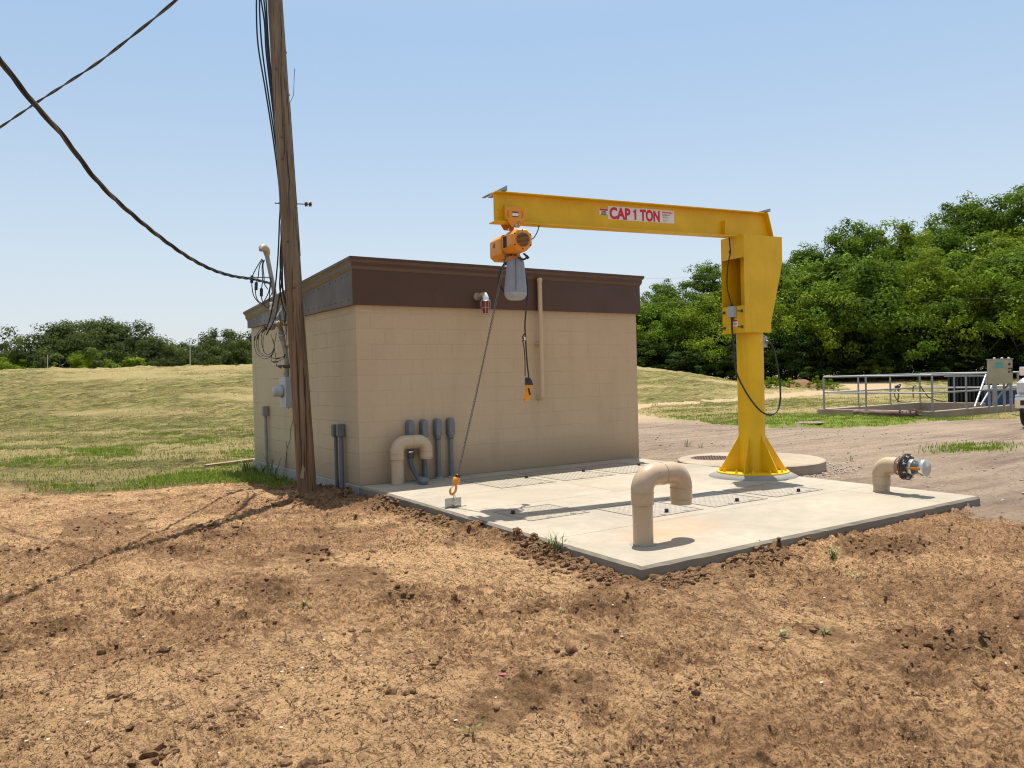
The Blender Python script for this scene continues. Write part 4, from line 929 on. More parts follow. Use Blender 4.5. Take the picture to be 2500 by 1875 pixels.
for k in range(8):
    s = MB(); a = k*math.pi/4+.39; p_ = Vector((X+math.cos(a)*.121, fy, .295+math.sin(a)*.121)); s.lathe([(0, -.03), (.006, -.03), (.006, .075), (0, .075)], p_, (0, -1, 0), 8); s.lathe([(0, .046), (.0125, .046), (.0125, .06), (0, .06)], p_, (0, -1, 0), 6, False); s.lathe([(0, -.012), (.0125, -.012), (.0125, 0), (0, 0)], p_, (0, -1, 0), 6, False); s.build('flange_bolt', 'steel', t)
s = MB(); s.lathe([(.0, .058), (.084, .058), (.084, .105), (.078, .108), (.078, .115)], (X, fy, .295), (0, -1, 0), 8, smooth=False); s.build('hex_adapter', 'bright', t)
s = MB(); s.lathe([(.08, .11), (.087, .115), (.087, .19), (.093, .195), (.093, .235), (.086, .24), (0, .24)], (X, fy, .295), (0, -1, 0), 36); cp = s.build('cap', 'bright', t)
s = MB(); s.lathe([(.084, .2405), (.082, .243), (.02, .243), (.015, .25), (0, .25)], (X, fy, .295), (0, -1, 0), 36); s.build('cap_face', 'capface', cp)
s = MB()
for sg in (-1, 1):
    s.box((X+sg*.095, fy-.15, .295), (.012, .10, .022)); s.box((X+sg*.102, fy-.205, .295), (.02, .02, .03)); s.tube([Vector((X+sg*.108, fy-.10+.013*math.cos(a), .285+.013*math.sin(a))) for a in np.linspace(0, 6.28, 13)], .003, 6)
s.build('cam_lever', 'orange_dark', cp, split=True)
# ------------------------------------------------------------------ round concrete cover behind the crane
t = thing('round_concrete_cover', (5.85, -1.45, -.2), 'low round concrete cover slab behind the yellow crane', 'cover')
s = MB(); s.lathe([(0, -.004), (1.08, -.004), (1.10, -.015), (1.105, -.25)], (5.85, -1.45, 0), seg=72, smooth=False); s.build('slab', 'old_conc', t)
s = MB(); s.lathe([(0, .0005), (.33, .0005), (.335, -.003)], (5.55, -.95, 0), seg=40, smooth=False)
for k in range(10):
    for j in range(10):
        x, y = (k-4.5)*.06, (j-4.5)*.06
        if x*x+y*y < .3**2: s.box((5.55+x, -.95+y, .003), (.035, .012, .006), Matrix.Rotation(R(90*((k+j) % 2)), 3, 'Z'))
s.build('cast_iron_lid', 'iron', t)
# ------------------------------------------------------------------ jib crane (local frame: +X along the boom, +Y towards the photographer)
CR = Vector((4.25, -2.80, 0)); bd = Vector((-.99203, .12599, 0)); crz = math.atan2(bd.y, bd.x); ny = Vector((-bd.y, bd.x, 0))
def cw(x, y, z): return CR+bd*x+ny*y+Vector((0, 0, z))
t = thing('jib_crane', tuple(CR), 'yellow steel pillar jib crane marked CAP 1 TON on the concrete pad', 'crane', rz=crz)
def B(s, name, mat, par=t, **k): return s.build(name, mat, par, local=True, **k)
s = MB(); s.lathe([(0, .05), (.465, .05), (.475, .045), (.56, .001), (.56, -.3)], (0, 0, 0), seg=64); B(s, 'grout_pedestal', 'grout')
s = MB(); s.lathe([(0, .068), (.452, .068), (.455, .064), (.455, .0505), (0, .0505)], (0, 0, 0), seg=64, smooth=False); B(s, 'base_plate', 'yellow')
zs = 1.95
s = MB(); s.tube([(0, 0, .068), (0, 0, zs)], .168, 56); B(s, 'column', 'yellow')
Rz = Matrix.Rotation(-crz, 3, 'Z')
for k in range(6):
    a = R(-140.8-14+60*k)-crz; d = Vector((math.cos(a), math.sin(a), 0)); n_ = Vector((-d.y, d.x, 0))*.006
    s = MB(); s.prism([d*.16+Vector((0, 0, .0685))-n_, d*.425+Vector((0, 0, .0685))-n_, d*.425+Vector((0, 0, .085))-n_, d*.168+Vector((0, 0, .525))-n_, d*.16+Vector((0, 0, .525))-n_], n_*2); B(s, 'gusset', 'yellow', bevel=.0015)
for k in range(12):
    a = R(-140.8+1+30*k)-crz; p_ = Vector((math.cos(a)*.405, math.sin(a)*.405, .068))
    s = MB(); s.lathe([(.022, 0), (.022, .004), (.0001, .004)], p_, seg=14, smooth=False); s.lathe([(.017, .004), (.017, .024), (.0001, .024)], p_, seg=6, smooth=False); s.lathe([(.009, .024), (.009, .046), (.0001, .047)], p_, seg=10); B(s, 'anchor_bolt', 'yellow')
# rotating head: two side plates, a front plate with a tall opening, top and back plates, inner mast
XF, XB, YH = .265, -.388, .208; ZB, ZT = 1.845, 3.08
side = [(XF, ZB), (XF, ZT), (XB, ZT), (XB, 2.75), (-.172, 1.97), (-.172, ZB)]
for sy in (-1, 1):
    s = MB(); s.prism([(x, sy*YH-(.006 if sy > 0 else -.006), z) for x, z in side], (0, .006*sy, 0)); B(s, 'side_plate', 'yellow', bevel=.001)
s = MB(); yi = YH-.0065
s.span((XF-.008, -yi, ZT-.285), (XF-.001, yi, ZT-.001)); s.span((XF-.008, -yi, ZB+.001), (XF-.001, yi, ZB+.345)); B(s, 'front_plate', 'yellow', split=True)
s = MB(); s.span((XB+.001, -yi, ZT-.012), (XF-.0085, yi, ZT-.002)); B(s, 'top_plate', 'yellow')
s = MB(); s.add([(XB+.004, -yi, ZT-.013), (XB+.004, yi, ZT-.013), (XB+.004, yi, 2.75), (XB+.004, -yi, 2.75), (-.176, yi, 1.972), (-.176, -yi, 1.972)], [(0, 1, 2, 3), (3, 2, 4, 5)]); B(s, 'back_plate', 'yellow')
s = MB(); s.tube([(0, 0, zs), (0, 0, 3.06)], .10, 32); B(s, 'mast', 'yellow')
s = MB(); s.lathe([(.17, 0), (.175, .0), (.175, .02), (.10, .02)], (0, 0, zs), seg=40, smooth=False); B(s, 'mast_cap', 'yellow')
for y in (-.165, .155):
    for z in (1.92, 2.12):
        s = MB(); s.cyl((XF, y, z), (XF+.075, y, z), .009, 10); s.lathe([(0, 0), (.02, 0), (.02, .016), (0, .016)], (XF, y, z), (1, 0, 0), 6, False); B(s, 'adjusting_bolt', 'dark_steel')
s = MB(); s.span((XF, -.055, 2.05), (XF+.055, .055, 2.19)); jb = B(s, 'junction_box', 'grey_box', bevel=.004)
s = MB(); s.lathe([(.013, 0), (.017, 0), (.017, .03), (.013, .035)], (XF+.027, 0, 2.19), seg=12); s.lathe([(.013, 0), (.017, 0), (.017, -.03), (.013, -.035)], (XF+.027, 0, 2.05), seg=12); B(s, 'cable_gland', 'black', jb, split=True)
s = MB(); s.span((XF, -.01, 1.93), (XF+.0015, .075, 2.02)); wl = B(s, 'warning_label', 'white')
s = MB(); s.span((XF+.0016, -.006, 1.995), (XF+.0026, .071, 2.015)); B(s, 'label_band', 'red', wl)
s = MB(); s.span((-.225, .0, 1.66), (-.165, .08, 1.80)); j2 = B(s, 'junction_box', 'grey_box', bevel=.004)
s = MB(); s.lathe([(.012, 0), (.02, 0), (.02, .025), (.012, .03)], (-.205, .08, 1.73), (0, 1, 0), 12); B(s, 'cable_gland', 'galv', j2)
# boom: an I-beam with slightly falling soffit line
K = -.0112
def zb(x, z): return z+K*(x+.4)
def beam(s, x0, x1, y0, y1, z0, z1, dx0=0, dx1=0):
    pts = [(x, y, zb(x, z)) for x, y, z in ((x0, y0, z0), (x0, y1, z0), (x0+dx0, y0, z1), (x0+dx0, y1, z1), (x1, y0, z0), (x1, y1, z0), (x1+dx1, y0, z1), (x1+dx1, y1, z1))]
    s.add(pts, [(0, 1, 3, 2), (4, 6, 7, 5), (0, 4, 5, 1), (2, 3, 7, 6), (0, 2, 6, 4), (1, 5, 7, 3)])
HB = .335; z0 = 3.081; TX = 3.645
s = MB(); beam(s, -.385, TX+.02, -.078, .078, z0, z0+.013); B(s, 'lower_flange', 'yellow', bevel=.002)
s = MB(); beam(s, -.29, TX, -.078, .078, z0+HB-.013, z0+HB); B(s, 'upper_flange', 'yellow', bevel=.002)
s = MB(); beam(s, -.36, TX-.005, -.005, .005, z0+.013, z0+HB-.013, .075, 0); B(s, 'web', 'yellow')
s = MB(); beam(s, -.385, -.373, -.077, .077, z0+.0135, z0+HB-.0135, .09, .09); B(s, 'end_plate', 'yellow')
for sy in (-1, 1):
    s = MB(); beam(s, .42, .432, .0055*sy, .07*sy, z0+.0135, z0+.20) if sy > 0 else beam(s, .42, .432, -.07, -.0055, z0+.0135, z0+.20)
    B(s, 'stiffener', 'yellow')
    s = MB(); y0_, y1_ = (.0055, .068) if sy > 0 else (-.068, -.0055); beam(s, 3.515, 3.527, y0_, y1_, z0+.02, z0+.20); beam(s, 3.527, 3.63, (.0055 if sy > 0 else -.0155), (.0155 if sy > 0 else -.0055), z0+.02, z0+.20)
    sp = B(s, 'end_stop', 'yellow', bevel=.001)
    s = MB()
    for z in (z0+.07, z0+.15): s.lathe([(0, .012), (.012, .01), (.014, 0)], (3.59, .0157*sy, zb(3.6, z)), (0, sy, 0), 6, False)
    B(s, 'stop_bolt', 'yellow', sp, split=True)
    # web to side plate saddle on the head
s = MB(); beam(s, -.33, .25, -.10, .10, z0-.011, z0-.001); B(s, 'saddle_plate', 'yellow')
# grey angle irons laid across the boom top
zt = zb(3.62, z0+HB)
s = MB(); s.span((3.53, -.27, zt+.001), (3.58, .12, zt+.007)); s.span((3.53, -.27, zt+.007), (3.536, .12, zt+.055)); B(s, 'end_angle', 'galv')
s = MB(); s.span((3.60, -.30, zt+.001), (3.64, -.05, zt+.007)); B(s, 'end_angle', 'galv')
zt = zb(-.25, z0+HB)
s = MB(); s.span((-.27, -.12, zt+.001), (-.22, .14, zt+.006)); s.span((-.27, -.12, zt+.006), (-.264, .14, zt+.04)); B(s, 'end_angle', 'galv')
# capacity sign
def plate(s, x0, x1, z0_, z1_, y): beamp = [(x0, y, zb(x0, z0_)), (x1, y, zb(x1, z0_)), (x1, y, zb(x1, z1_)), (x0, y, zb(x0, z1_))]; s.prism(beamp, (0, .0012, 0))
zc = 3.081+.125
s = MB(); plate(s, 1.19, 2.155, zc+.0, zc+.156, .0055); sg = B(s, 'capacity_sign', 'white')
s = MB(); plate(s, 2.157, 2.278, zc+.045, zc+.12, .0055); s2 = B(s, 'warning_sticker', 'white')
s = MB(); plate(s, 2.161, 2.274, zc+.096, zc+.117, .0068); B(s, 'sticker_band', 'red', s2)
def text(body, x, z, size, mat, par, sx=1.0, off=0.0, y=.0075, name='lettering', width=None, align='LEFT', ext=.0006):
    cu = bpy.data.curves.new('lettering', 'FONT'); cu.body = body; cu.size = size; cu.offset = off; cu.extrude = ext; cu.align_x = align
    o = bpy.data.objects.new('tmp', cu); COL.objects.link(o); dg = bpy.context.evaluated_depsgraph_get(); me = bpy.data.meshes.new_from_object(o.evaluated_get(dg)); bpy.data.objects.remove(o)
    xs = [v.co.x for v in me.vertices]; 
    if width: sx = width/(max(xs)-min(xs))
    x0_ = min(xs) if align == 'LEFT' else 0
    for v in me.vertices:
        lx, lz, ly = (v.co.x-x0_)*sx, v.co.y, v.co.z; X_ = x-lx; v.co = (X_, y+ly, zb(X_, z+lz))
    me.name = name; me.materials.clear(); me.materials.append(M[mat]); ob = bpy.data.objects.new(name, me); COL.objects.link(ob); ob.parent = par; return ob
SX = 2.155
text('CAP', SX-.018, zc+.013, .180, 'red', sg, width=.298, off=.008)
s = MB(); one = [(.352, .098), (.352, .116), (.372, .124), (.381, .139), (.400, .139), (.400, .013), (.372, .013), (.372, .108), (.366, .101)]
s.prism([(SX-a, .0075, zb(SX-a, zc+b)) for a, b in one], (0, .0006, 0)); B(s, 'lettering', 'red', sg)
text('TON', SX-.455, zc+.013, .178, 'red', sg, width=.292, off=.008)
text('Advantage', SX-.784, zc+.119, .031, 'red', sg, width=.158, off=.0008)
text('Cranes', SX-.784, zc+.089, .031, 'red', sg, width=.112, off=.0008)
s = MB()
for k, (a, l) in enumerate(((.072, .07), (.062, .095), (.034, .085), (.020, .05))): plate(s, SX-.79-l, SX-.79, zc+a, zc+a+.0035, .0068)
B(s, 'fine_print', 'ink', sg)
s = MB()
for k, (a, l) in enumerate(((.086, .06), (.073, .075), (.060, .065), (.050, .085))): plate(s, 2.2175-l/2, 2.2175+l/2, zc+a-.004, zc+a+.003, .0068)
B(s, 'fine_print', 'ink', s2)
s = MB(); s.span((XF+.0016, .0, 1.965), (XF+.0026, .06, 1.970)); s.span((XF+.0016, .0, 1.95), (XF+.0026, .05, 1.955)); B(s, 'fine_print', 'ink', wl)
# supply cables on the crane
s = MB(); s.tube(catmull([(XF+.06, .02, zb(0, 3.07)), (XF+.065, .03, 2.98), (XF+.05, .02, 2.87), (XF+.05, -.02, 2.76), (XF+.04, -.06, 2.6), (XF+.035, -.065, 2.42), (XF+.027, 0, 2.2)], 7), .008, 10); s.lathe([(.012, -.02), (.012, .02)], (XF+.062, .022, 2.88), (0, 0, 1), 8); B(s, 'supply_cable', 'black')
s = MB(); s.tube(catmull([(XF+.027, 0, 2.05), (XF+.035, .005, 1.9), (XF+.03, .03, 1.6), (XF+.04, .07, 1.35), (.235, .17, 1.08), (.15, .28, .88), (.03, .33, .80), (-.10, .33, .83), (-.20, .30, .95), (-.27, .24, 1.15), (-.295, .18, 1.38), (-.285, .14, 1.6), (-.25, .12, 1.70), (-.205, .10, 1.73)], 8), .0115, 12); B(s, 'looped_cable', 'black')
# ------------------------------------------------------------------ chain hoist
hc = cw(3.43, 0, 0); hx = 3.43
t = thing('chain_hoist', tuple(cw(hx, 0, 2.80)), 'orange electric chain hoist hanging from a trolley at the boom tip', 'hoist', rz=crz)
def H(s, name, mat, par=t, **k):
    s.v = [(p[0]-hx, p[1], p[2]-2.80) for p in s.v]; return s.build(name, mat, par, local=True, **k)
zf = zb(hx, z0)
for sy in (-1, 1):
    s = MB(); y = sy*.096
    out = [(-.105, .165), (-.125, .12), (-.115, .045), (-.075, -.01), (-.045, -.055), (.045, -.055), (.075, -.01), (.115, .045), (.125, .12), (.105, .165)]
    s.prism([(hx+a, y-.004, zf+b) for a, b in out], (0, .008, 0)); sp = H(s, 'trolley_plate', 'orange', bevel=.002)
    s = MB()
    for a in (-.065, .065): s.lathe([(0, 0), (.032, 0), (.032, .018), (.026, .026), (0, .026)], (hx+a, sy*.091, zf+.045), (0, -sy, 0), 20)
    H(s, 'wheel', 'steel', split=True)
    s = MB(); s.prism([(hx-.035, sy*.1005, zf+.06), (hx+.035, sy*.1005, zf+.06), (hx+.035, sy*.1005, zf+.115), (hx-.035, sy*.1005, zf+.115)], (0, sy*.002, 0)); np_ = H(s, 'name_plate', 'white', sp)
    s = MB(); s.prism([(hx-.037, sy*.1026, zf+.102), (hx+.037, sy*.1026, zf+.102), (hx+.037, sy*.1026, zf+.116), (hx-.037, sy*.1026, zf+.116)], (0, sy*.001, 0)); s.prism([(hx-.037, sy*.1026, zf+.059), (hx+.037, sy*.1026, zf+.059), (hx+.037, sy*.1026, zf+.068), (hx-.037, sy*.1026, zf+.068)], (0, sy*.001, 0)); H(s, 'plate_border', 'ink', np_)
    s = MB()
    for a in (-.088, .088):
        s.tube([(hx+a*.9, sy*.1015, zf+.05), (hx+a*1.05, sy*.1015, zf+.085), (hx+a*.95, sy*.1015, zf+.125)], .006, 6)
    s.lathe([(0, 0), (.017, 0), (.017, .012), (0, .012)], (hx-.045, sy*.1, zf+.0), (0, sy, 0), 6, False); H(s, 'trolley_bracket', 'orange_dark', sp)
s = MB(); s.cyl((hx, -.12, zf-.035), (hx, .12, zf-.035), .014, 12); s.cyl((hx-.035, -.12, zf-.02), (hx-.035, .12, zf-.02), .009, 8); H(s, 'suspension_shaft', 'steel')
s = MB(); s.prism([(hx-.03, -.012, zf-.015), (hx+.03, -.012, zf-.015), (hx+.02, -.012, zf-.09), (hx+.034, -.012, zf-.14), (hx-.034, -.012, zf-.14), (hx-.02, -.012, zf-.09)], (0, .024, 0)); s.box((hx, 0, zf-.15), (.09, .06, .05)); H(s, 'suspension_eye', 'orange_dark', bevel=.004)
# body along an axis swivelled from the boom's normal
ha = R(-4); M3 = Matrix.Rotation(ha, 3, 'Z'); zc2 = 2.80
def octo(s, y0, y1, w_, h_, ch, cz, cy=1.0):
    ring_ = lambda y, k: [(sx*w_/2*k if abs(q) else 0, y, 0) for sx, q in ()]
    def rg(y, k):
        W, Hh, c_ = w_/2*k, h_/2*k, ch*k
        return [M3 @ Vector(p) + Vector((hx, 0, cz)) for p in ((W-c_, y, -Hh), (W, y, -Hh+c_), (W, y, Hh-c_), (W-c_, y, Hh), (-W+c_, y, Hh), (-W, y, Hh-c_), (-W, y, -Hh+c_), (-W+c_, y, -Hh))]
    ys = [(y0, .82), (y0+.02*(1 if y1 > y0 else -1), .97), (y0+.045*(1 if y1 > y0 else -1), 1), (y1-.045*(1 if y1 > y0 else -1), 1), (y1-.02*(1 if y1 > y0 else -1), .97), (y1, .84)]
    vs_ = []; 
    for y, k in ys: vs_ += rg(y, k)
    fs = [(i*8+k, i*8+(k+1) % 8, (i+1)*8+(k+1) % 8, (i+1)*8+k) for i in range(5) for k in range(8)]+[tuple(range(8)), tuple(range(40, 48))]
    s.add(vs_, fs)
s = MB(); octo(s, -.02, .30, .235, .235, .06, zc2+.02); mo = H(s, 'motor_housing', 'orange', bevel=.008, seg=3)
s = MB(); octo(s, -.36, -.04, .26, .27, .05, zc2-.005); ge = H(s, 'gear_housing', 'orange', bevel=.010, seg=3)
s = MB(); octo(s, -.06, .01, .20, .20, .03, zc2+.0); H(s, 'hoist_frame', 'orange_dark', bevel=.004)
s = MB()
for k in range(7): s.box(M3 @ Vector((-.1185-.001, .045+k*.014, 0))+Vector((hx, 0, zc2+.02)), (.006, .006, .12), M3); s.box(M3 @ Vector((.1185+.001, .045+k*.014, 0))+Vector((hx, 0, zc2+.02)), (.006, .006, .12), M3)
H(s, 'cooling_slot', 'black', mo, split=True)
s = MB(); fa = M3 @ Vector((0, 1, 0)); fx = M3 @ Vector((1, 0, 0)); o_ = M3 @ Vector((0, .3005, 0))+Vector((hx, 0, zc2+.02))
s.lathe([(0, 0), (.082, 0), (.08, .006), (.0, .006)], o_, fa, 32); gr = H(s, 'fan_cover', 'orange_dark', mo)
s = MB()
for k in range(11):
    x = (k-5)*.0135; L = math.sqrt(max(0, .074**2-x*x)); s.box(o_+fa*.0075+Vector((0, 0, x)), (2*L, .003, .0065), M3)
H(s, 'grille_slot', 'black', gr, split=True)
s = MB()
for a, b in ((-.095, .06), (.095, .06), (-.095, -.06), (.095, -.06), (0, .1), (0, -.1)): s.lathe([(0, .006), (.008, .005), (.009, 0)], o_+fx*a*.95+Vector((0, 0, b))-fa*.004, fa, 8)
H(s, 'cover_screw', 'black', mo, split=True)
s = MB(); q_ = M3 @ Vector((.1303, -.2, .03))+Vector((hx, 0, zc2-.005)); s.lathe([(0, .003), (.026, .003), (.03, 0)], q_, fx, 24); H(s, 'round_badge', 'dark_steel', ge)
s = MB(); s.box(M3 @ Vector((0, .01, -.15))+Vector((hx, 0, zc2)), (.12, .12, .05), M3); s.box(M3 @ Vector((-.03, .04, -.18))+Vector((hx, 0, zc2)), (.05, .06, .03), M3); H(s, 'chain_guide', 'orange_dark', bevel=.006)
# chain container with dusty round bottom, coil of pendant cable behind it
bx_ = hx-.03
s = MB(); rings = [(2.655, .075, .055), (2.64, .088, .068), (2.60, .098, .075), (2.45, .112, .08), (2.33, .125, .085), (2.28, .127, .086)]
def bagring(z, a, b, dx=0):
    return [(bx_+dx+math.copysign(abs(math.cos(q))**.75, math.cos(q))*a, .02+math.copysign(abs(math.sin(q))**.8, math.sin(q))*b, z) for q in [2*math.pi*k/32 for k in range(32)]]
def bag(s, rings):
    vv = []; 
    for z, a, b in rings: vv += bagring(z, a, b, (2.65-z)*.02)
    n = len(rings); s.add(vv, [(i*32+k, i*32+(k+1) % 32, (i+1)*32+(k+1) % 32, (i+1)*32+k) for i in range(n-1) for k in range(32)], True); return s
bg_ = H(bag(s, rings), 'chain_container', 'canvas')
s = MB(); bag(s, [(2.28, .1272, .0862), (2.245, .12, .082), (2.215, .10, .07), (2.20, .07, .045), (2.196, .0, .0)]); H(s, 'dusty_base', 'canvas_dusty', bg_)
s = MB()
s.tube([(bx_+.038, .099, 2.64), (bx_+.042, .108, 2.5), (bx_+.05, .112, 2.3)], .003, 6); H(s, 'seam', 'black', bg_)
s = MB()
for k, (dx, l) in enumerate(((.06, 0), (-.04, 0), (-.08, 0))): s.tube([(bx_+dx, .03, 2.65), (bx_+dx*.6, .03, 2.69), (bx_+dx*.3, .03, 2.71)], .006, 6)
H(s, 'hanger_chain', 'steel', bg_, split=True)
s = MB()
for k in range(7):
    rr = .19-.004*k; pts = [(bx_-.01+rr*.80*math.cos(a), -.10-.012*k+.006*math.sin(3*a+k), 2.455+rr*1.0*math.sin(a)) for a in np.linspace(0, 2*math.pi, 37)]
    s.tube(pts, .0085, 7, caps=False)
H(s, 'cable_coil', 'black')
s = MB(); s.tube(catmull([(bx_-.06, -.05, 2.66), (bx_-.11, -.03, 2.60), (bx_-.145, 0, 2.45), (bx_-.15, .01, 2.30), (bx_-.135, .02, 2.2), (3.30, .02, 1.95), (3.295, .02, 1.70), (3.285, .02, 1.50), (3.275, .02, 1.40), (3.27, .02, 1.34)], 7), .0085, 10); H(s, 'pendant_cable', 'black')
s = MB(); s.tube(catmull([(3.335, .02, 1.76), (3.318, .02, 1.66), (3.312, .02, 1.55), (3.315, .02, 1.36)], 5), .006, 8); s.tube([(3.32, .02, 1.75), (3.335, .02, 1.80), (3.31, .02, 1.83)], .008, 8); H(s, 'strain_wire', 'black')
s = MB(); s.box((3.312, .02, 1.775), (.02, .02, .035)); H(s, 'cable_clip', 'white')
s = MB(); s.tube(catmull([(3.215, .05, 2.87), (3.17, .04, 2.90), (3.12, .03, 2.97), (3.09, .02, 3.05), (3.07, 0, 3.075)], 6), .006, 8); H(s, 'supply_cable', 'black')
s = MB(); s.tube(catmull([(3.40, .1, 2.66), (3.34, .1, 2.64), (3.30, .1, 2.67), (3.33, .08, 2.71)], 6), .011, 8); s.tube([(3.30, .09, 2.68), (3.275, .09, 2.655)], .017, 8); H(s, 'cable_plug', 'black')
t2 = thing('pendant_control', tuple(cw(3.29, .02, 1.20)), 'yellow hoist pendant control with black top hanging from its cable', 'pendant', rz=crz)
def Pn(s, name, mat, par=t2, **k):
    s.v = [(p[0]-3.29, p[1]-.02, p[2]-1.20) for p in s.v]; return s.build(name, mat, par, local=True, **k)
c1_ = [(3.285, 1.345, .018), (3.275, 1.31, .030), (3.268, 1.262, .040), (3.268, 1.255, .036), (3.272, 1.22, .034), (3.29, 1.16, .032), (3.305, 1.11, .030), (3.312, 1.085, .022)]
def pr(s, rows, fy_=.026):
    vv = []
    for x, z, w_ in rows:
        vv += [(x-w_, .02-fy_, z), (x+w_, .02-fy_, z+.004), (x+w_, .02+fy_, z+.004), (x-w_, .02+fy_, z)]
    n = len(rows); s.add(vv, [(i*4+k, i*4+(k+1) % 4, (i+1)*4+(k+1) % 4, (i+1)*4+k) for i in range(n-1) for k in range(4)]+[(0, 1, 2, 3), tuple(range(4*n-4, 4*n))]); return s
Pn(pr(MB(), c1_[:3], .03), 'boot', 'black', bevel=.005)
by = Pn(pr(MB(), c1_[3:]), 'body', 'orange', bevel=.006)
s = MB(); s.box((3.282, .049, 1.19), (.02, .008, .08), Matrix.Rotation(R(14), 3, 'Y')); Pn(s, 'push_buttons', 'black', by, bevel=.003)
# load chain to the anchor on the pad edge
A0 = cw(3.515, .02, 2.70); A1 = Vector((.128, -2.30, .325))
t3 = thing('load_chain', tuple(A1), 'steel load chain running aslant from the hoist down to an orange hook', 'chain')
s = MB(); Lc = (A0-A1).length; n = int(Lc/.0265); dr = (A0-A1).normalized(); e1 = dr.cross(Vector((0, 0, 1))).normalized(); e2 = dr.cross(e1)
for i in range(n):
    c_ = A1+dr*(Lc*(i+.5)/n); side = e1*.7+e2*.7 if i % 2 else e1*.7-e2*.7
    sag = -.03*math.sin(math.pi*(i+.5)/n); c_ = c_+Vector((0, 0, sag))
    pts = [c_+dr*(.0125*math.cos(a)+.006*(1 if math.cos(a) > 0 else -1))+side*.0095*math.sin(a) for a in [2*math.pi*k/10 for k in range(11)]]
    s.tube(pts, .0038, 6, caps=False)
s.build('chain_links', 'chain', t3)
t4 = thing('hook_block', tuple(A1), 'orange hook block with latch at the lower end of the load chain', 'hook')
hd = (Vector((.06, -2.30, .15))-A1).normalized()
s = MB(); s.lathe([(0, -.012), (.030, -.012), (.033, .0), (.030, .018)], A1+hd*.0, hd, 18); s.build('rubber_stop', 'black', t4)
s = MB(); s.lathe([(.028, .018), (.038, .03), (.040, .075), (.030, .095), (.018, .105), (0, .106)], A1, hd, 16); s.build('hook_body', 'orange', t4)
hb = A1+hd*.095; sd = hd.cross(Vector((0, 1, 0))).normalized()
s = MB(); s.tube(catmull([hb, hb+hd*.022+sd*.022, hb+hd*.07+sd*.028, hb+hd*.105+sd*.006, hb+hd*.108-sd*.018, hb+hd*.075-sd*.036, hb+hd*.045-sd*.036], 6), [.013]*31+[.012, .011, .01, .009, .008, .006], 12); s.build('hook', 'orange', t4)
s = MB(); s.tube([hb+hd*.005-sd*.004, hb+hd*.045-sd*.030], .005, 8); s.build('latch', 'steel', t4)
t5 = thing('anchor_bracket', (.05, -2.31, 0), 'small steel angle bracket standing on the pad edge where the hook is fastened', 'bracket')
s = MB(); s.add([(-.05, -2.335, .006), (.148, -2.325, .006), (.150, -2.325, .098), (-.048, -2.335, .104)], [(0, 1, 2, 3)]); s.add([(-.05, -2.328, .006), (.148, -2.318, .006), (.150, -2.318, .098), (-.048, -2.328, .104)], [(0, 1, 2, 3)])
s = MB(); s.prism([(-.05, -2.335, .006), (.148, -2.325, .006), (.150, -2.325, .098), (-.048, -2.335, .104)], (0, .006, 0)); s.build('upright_plate', 'steel', t5)
s = MB(); s.span((-.05, -2.329, .001), (.148, -2.25, .006)); s.build('foot_plate', 'steel', t5)
s = MB(); s.lathe([(.008, 0), (.011, 0)], (.06, -2.338, .075), (0, 1, 0), 12); s.tube([Vector((.062, -2.33+.018*math.sin(a), .105+.030*math.cos(a))) for a in np.linspace(0, 6.28, 15)], .0055, 8, caps=False); s.build('shackle', 'bright', t5)
s = MB(); s.cyl((.045, -2.345, .014), (.045, -2.345, .03), .006, 8); s.tube([(-.055, -2.35, .004), (.10, -2.35, .006), (.205, -2.33, .004)], .003, 6); s.build('loose_wire', 'wire', t5)
# ------------------------------------------------------------------ basin with railing
bx = [(19.45, 6.85), (19.45, 2.86), (25.75, 2.86), (25.75, 6.85)]
t = thing('concrete_basin', (22.5, 4.8, -.15), 'low rectangular concrete basin wall in the grass beyond the drive', 'basin')
s = MB(); wth = .26
s.span((19.45, 2.86, -.5), (19.45+wth, 6.85, .022)); s.span((19.45+wth, 2.86, -.5), (24.6, 2.86+wth, .022)); s.span((25.75-wth, 2.86, -.5), (25.75, 6.85, .022)); s.span((19.45+wth, 6.85-wth, -.5), (25.75-wth, 6.85, .022)); s.build('rim_wall', 'old_conc', t, bevel=.015)
s = MB(); s.span((19.6, 3.0, -.42), (25.6, 6.7, -.38)); s.build('basin_floor', 'slab_edge', t)
t = thing('steel_railing', (22.5, 4.8, .02), 'grey galvanized pipe railing round the concrete basin', 'railing')
ps = [(19.6, 6.68), (19.6, 5.15), (19.6, 3.02), (21.6, 3.02), (23.35, 3.02), (24.5, 3.02), (21.6, 6.68), (23.6, 6.68), (25.6, 6.68), (25.6, 5.4), (25.6, 4.3), (25.6, 3.0), (25.05, 3.02)]
for x, y in ps:
    s = MB(); s.cyl((x, y, .02), (x, y, 1.10), .030, 10); s.lathe([(.06, 0), (.06, .012), (.03, .012)], (x, y, .021), seg=12, smooth=False); s.build('post', 'galv', t)
def rail(a, b, z): s = MB(); s.cyl((*a, z), (*b, z), .027, 10); s.build('rail', 'galv', t)
for z in (1.10, .57):
    rail((19.6, 6.68), (19.6, 3.02), z); rail((19.6, 3.02), (26.6, 3.02), z); rail((19.6, 6.68), (25.6, 6.68), z); rail((25.6, 6.68), (25.6, 3.02), z)
for k, x in enumerate((22.7, 23.5)):
    s = MB(); s.cyl((x, 3.3+.2*k, .02), (x+1.45, 3.6+.2*k, 1.08-.45*k), .035, 10); o = s.build('sloping_rail', 'galv'); tag(o, ('long galvanized pipe sloping up through the basin railing', 'shorter galvanized pipe sloping beside the longer one at the basin')[k], 'pipe')
t = thing('bar_screen', (26.4, 5.2, -.1), 'dark slatted metal bar screen standing behind the railing by the cabinet', 'screen')
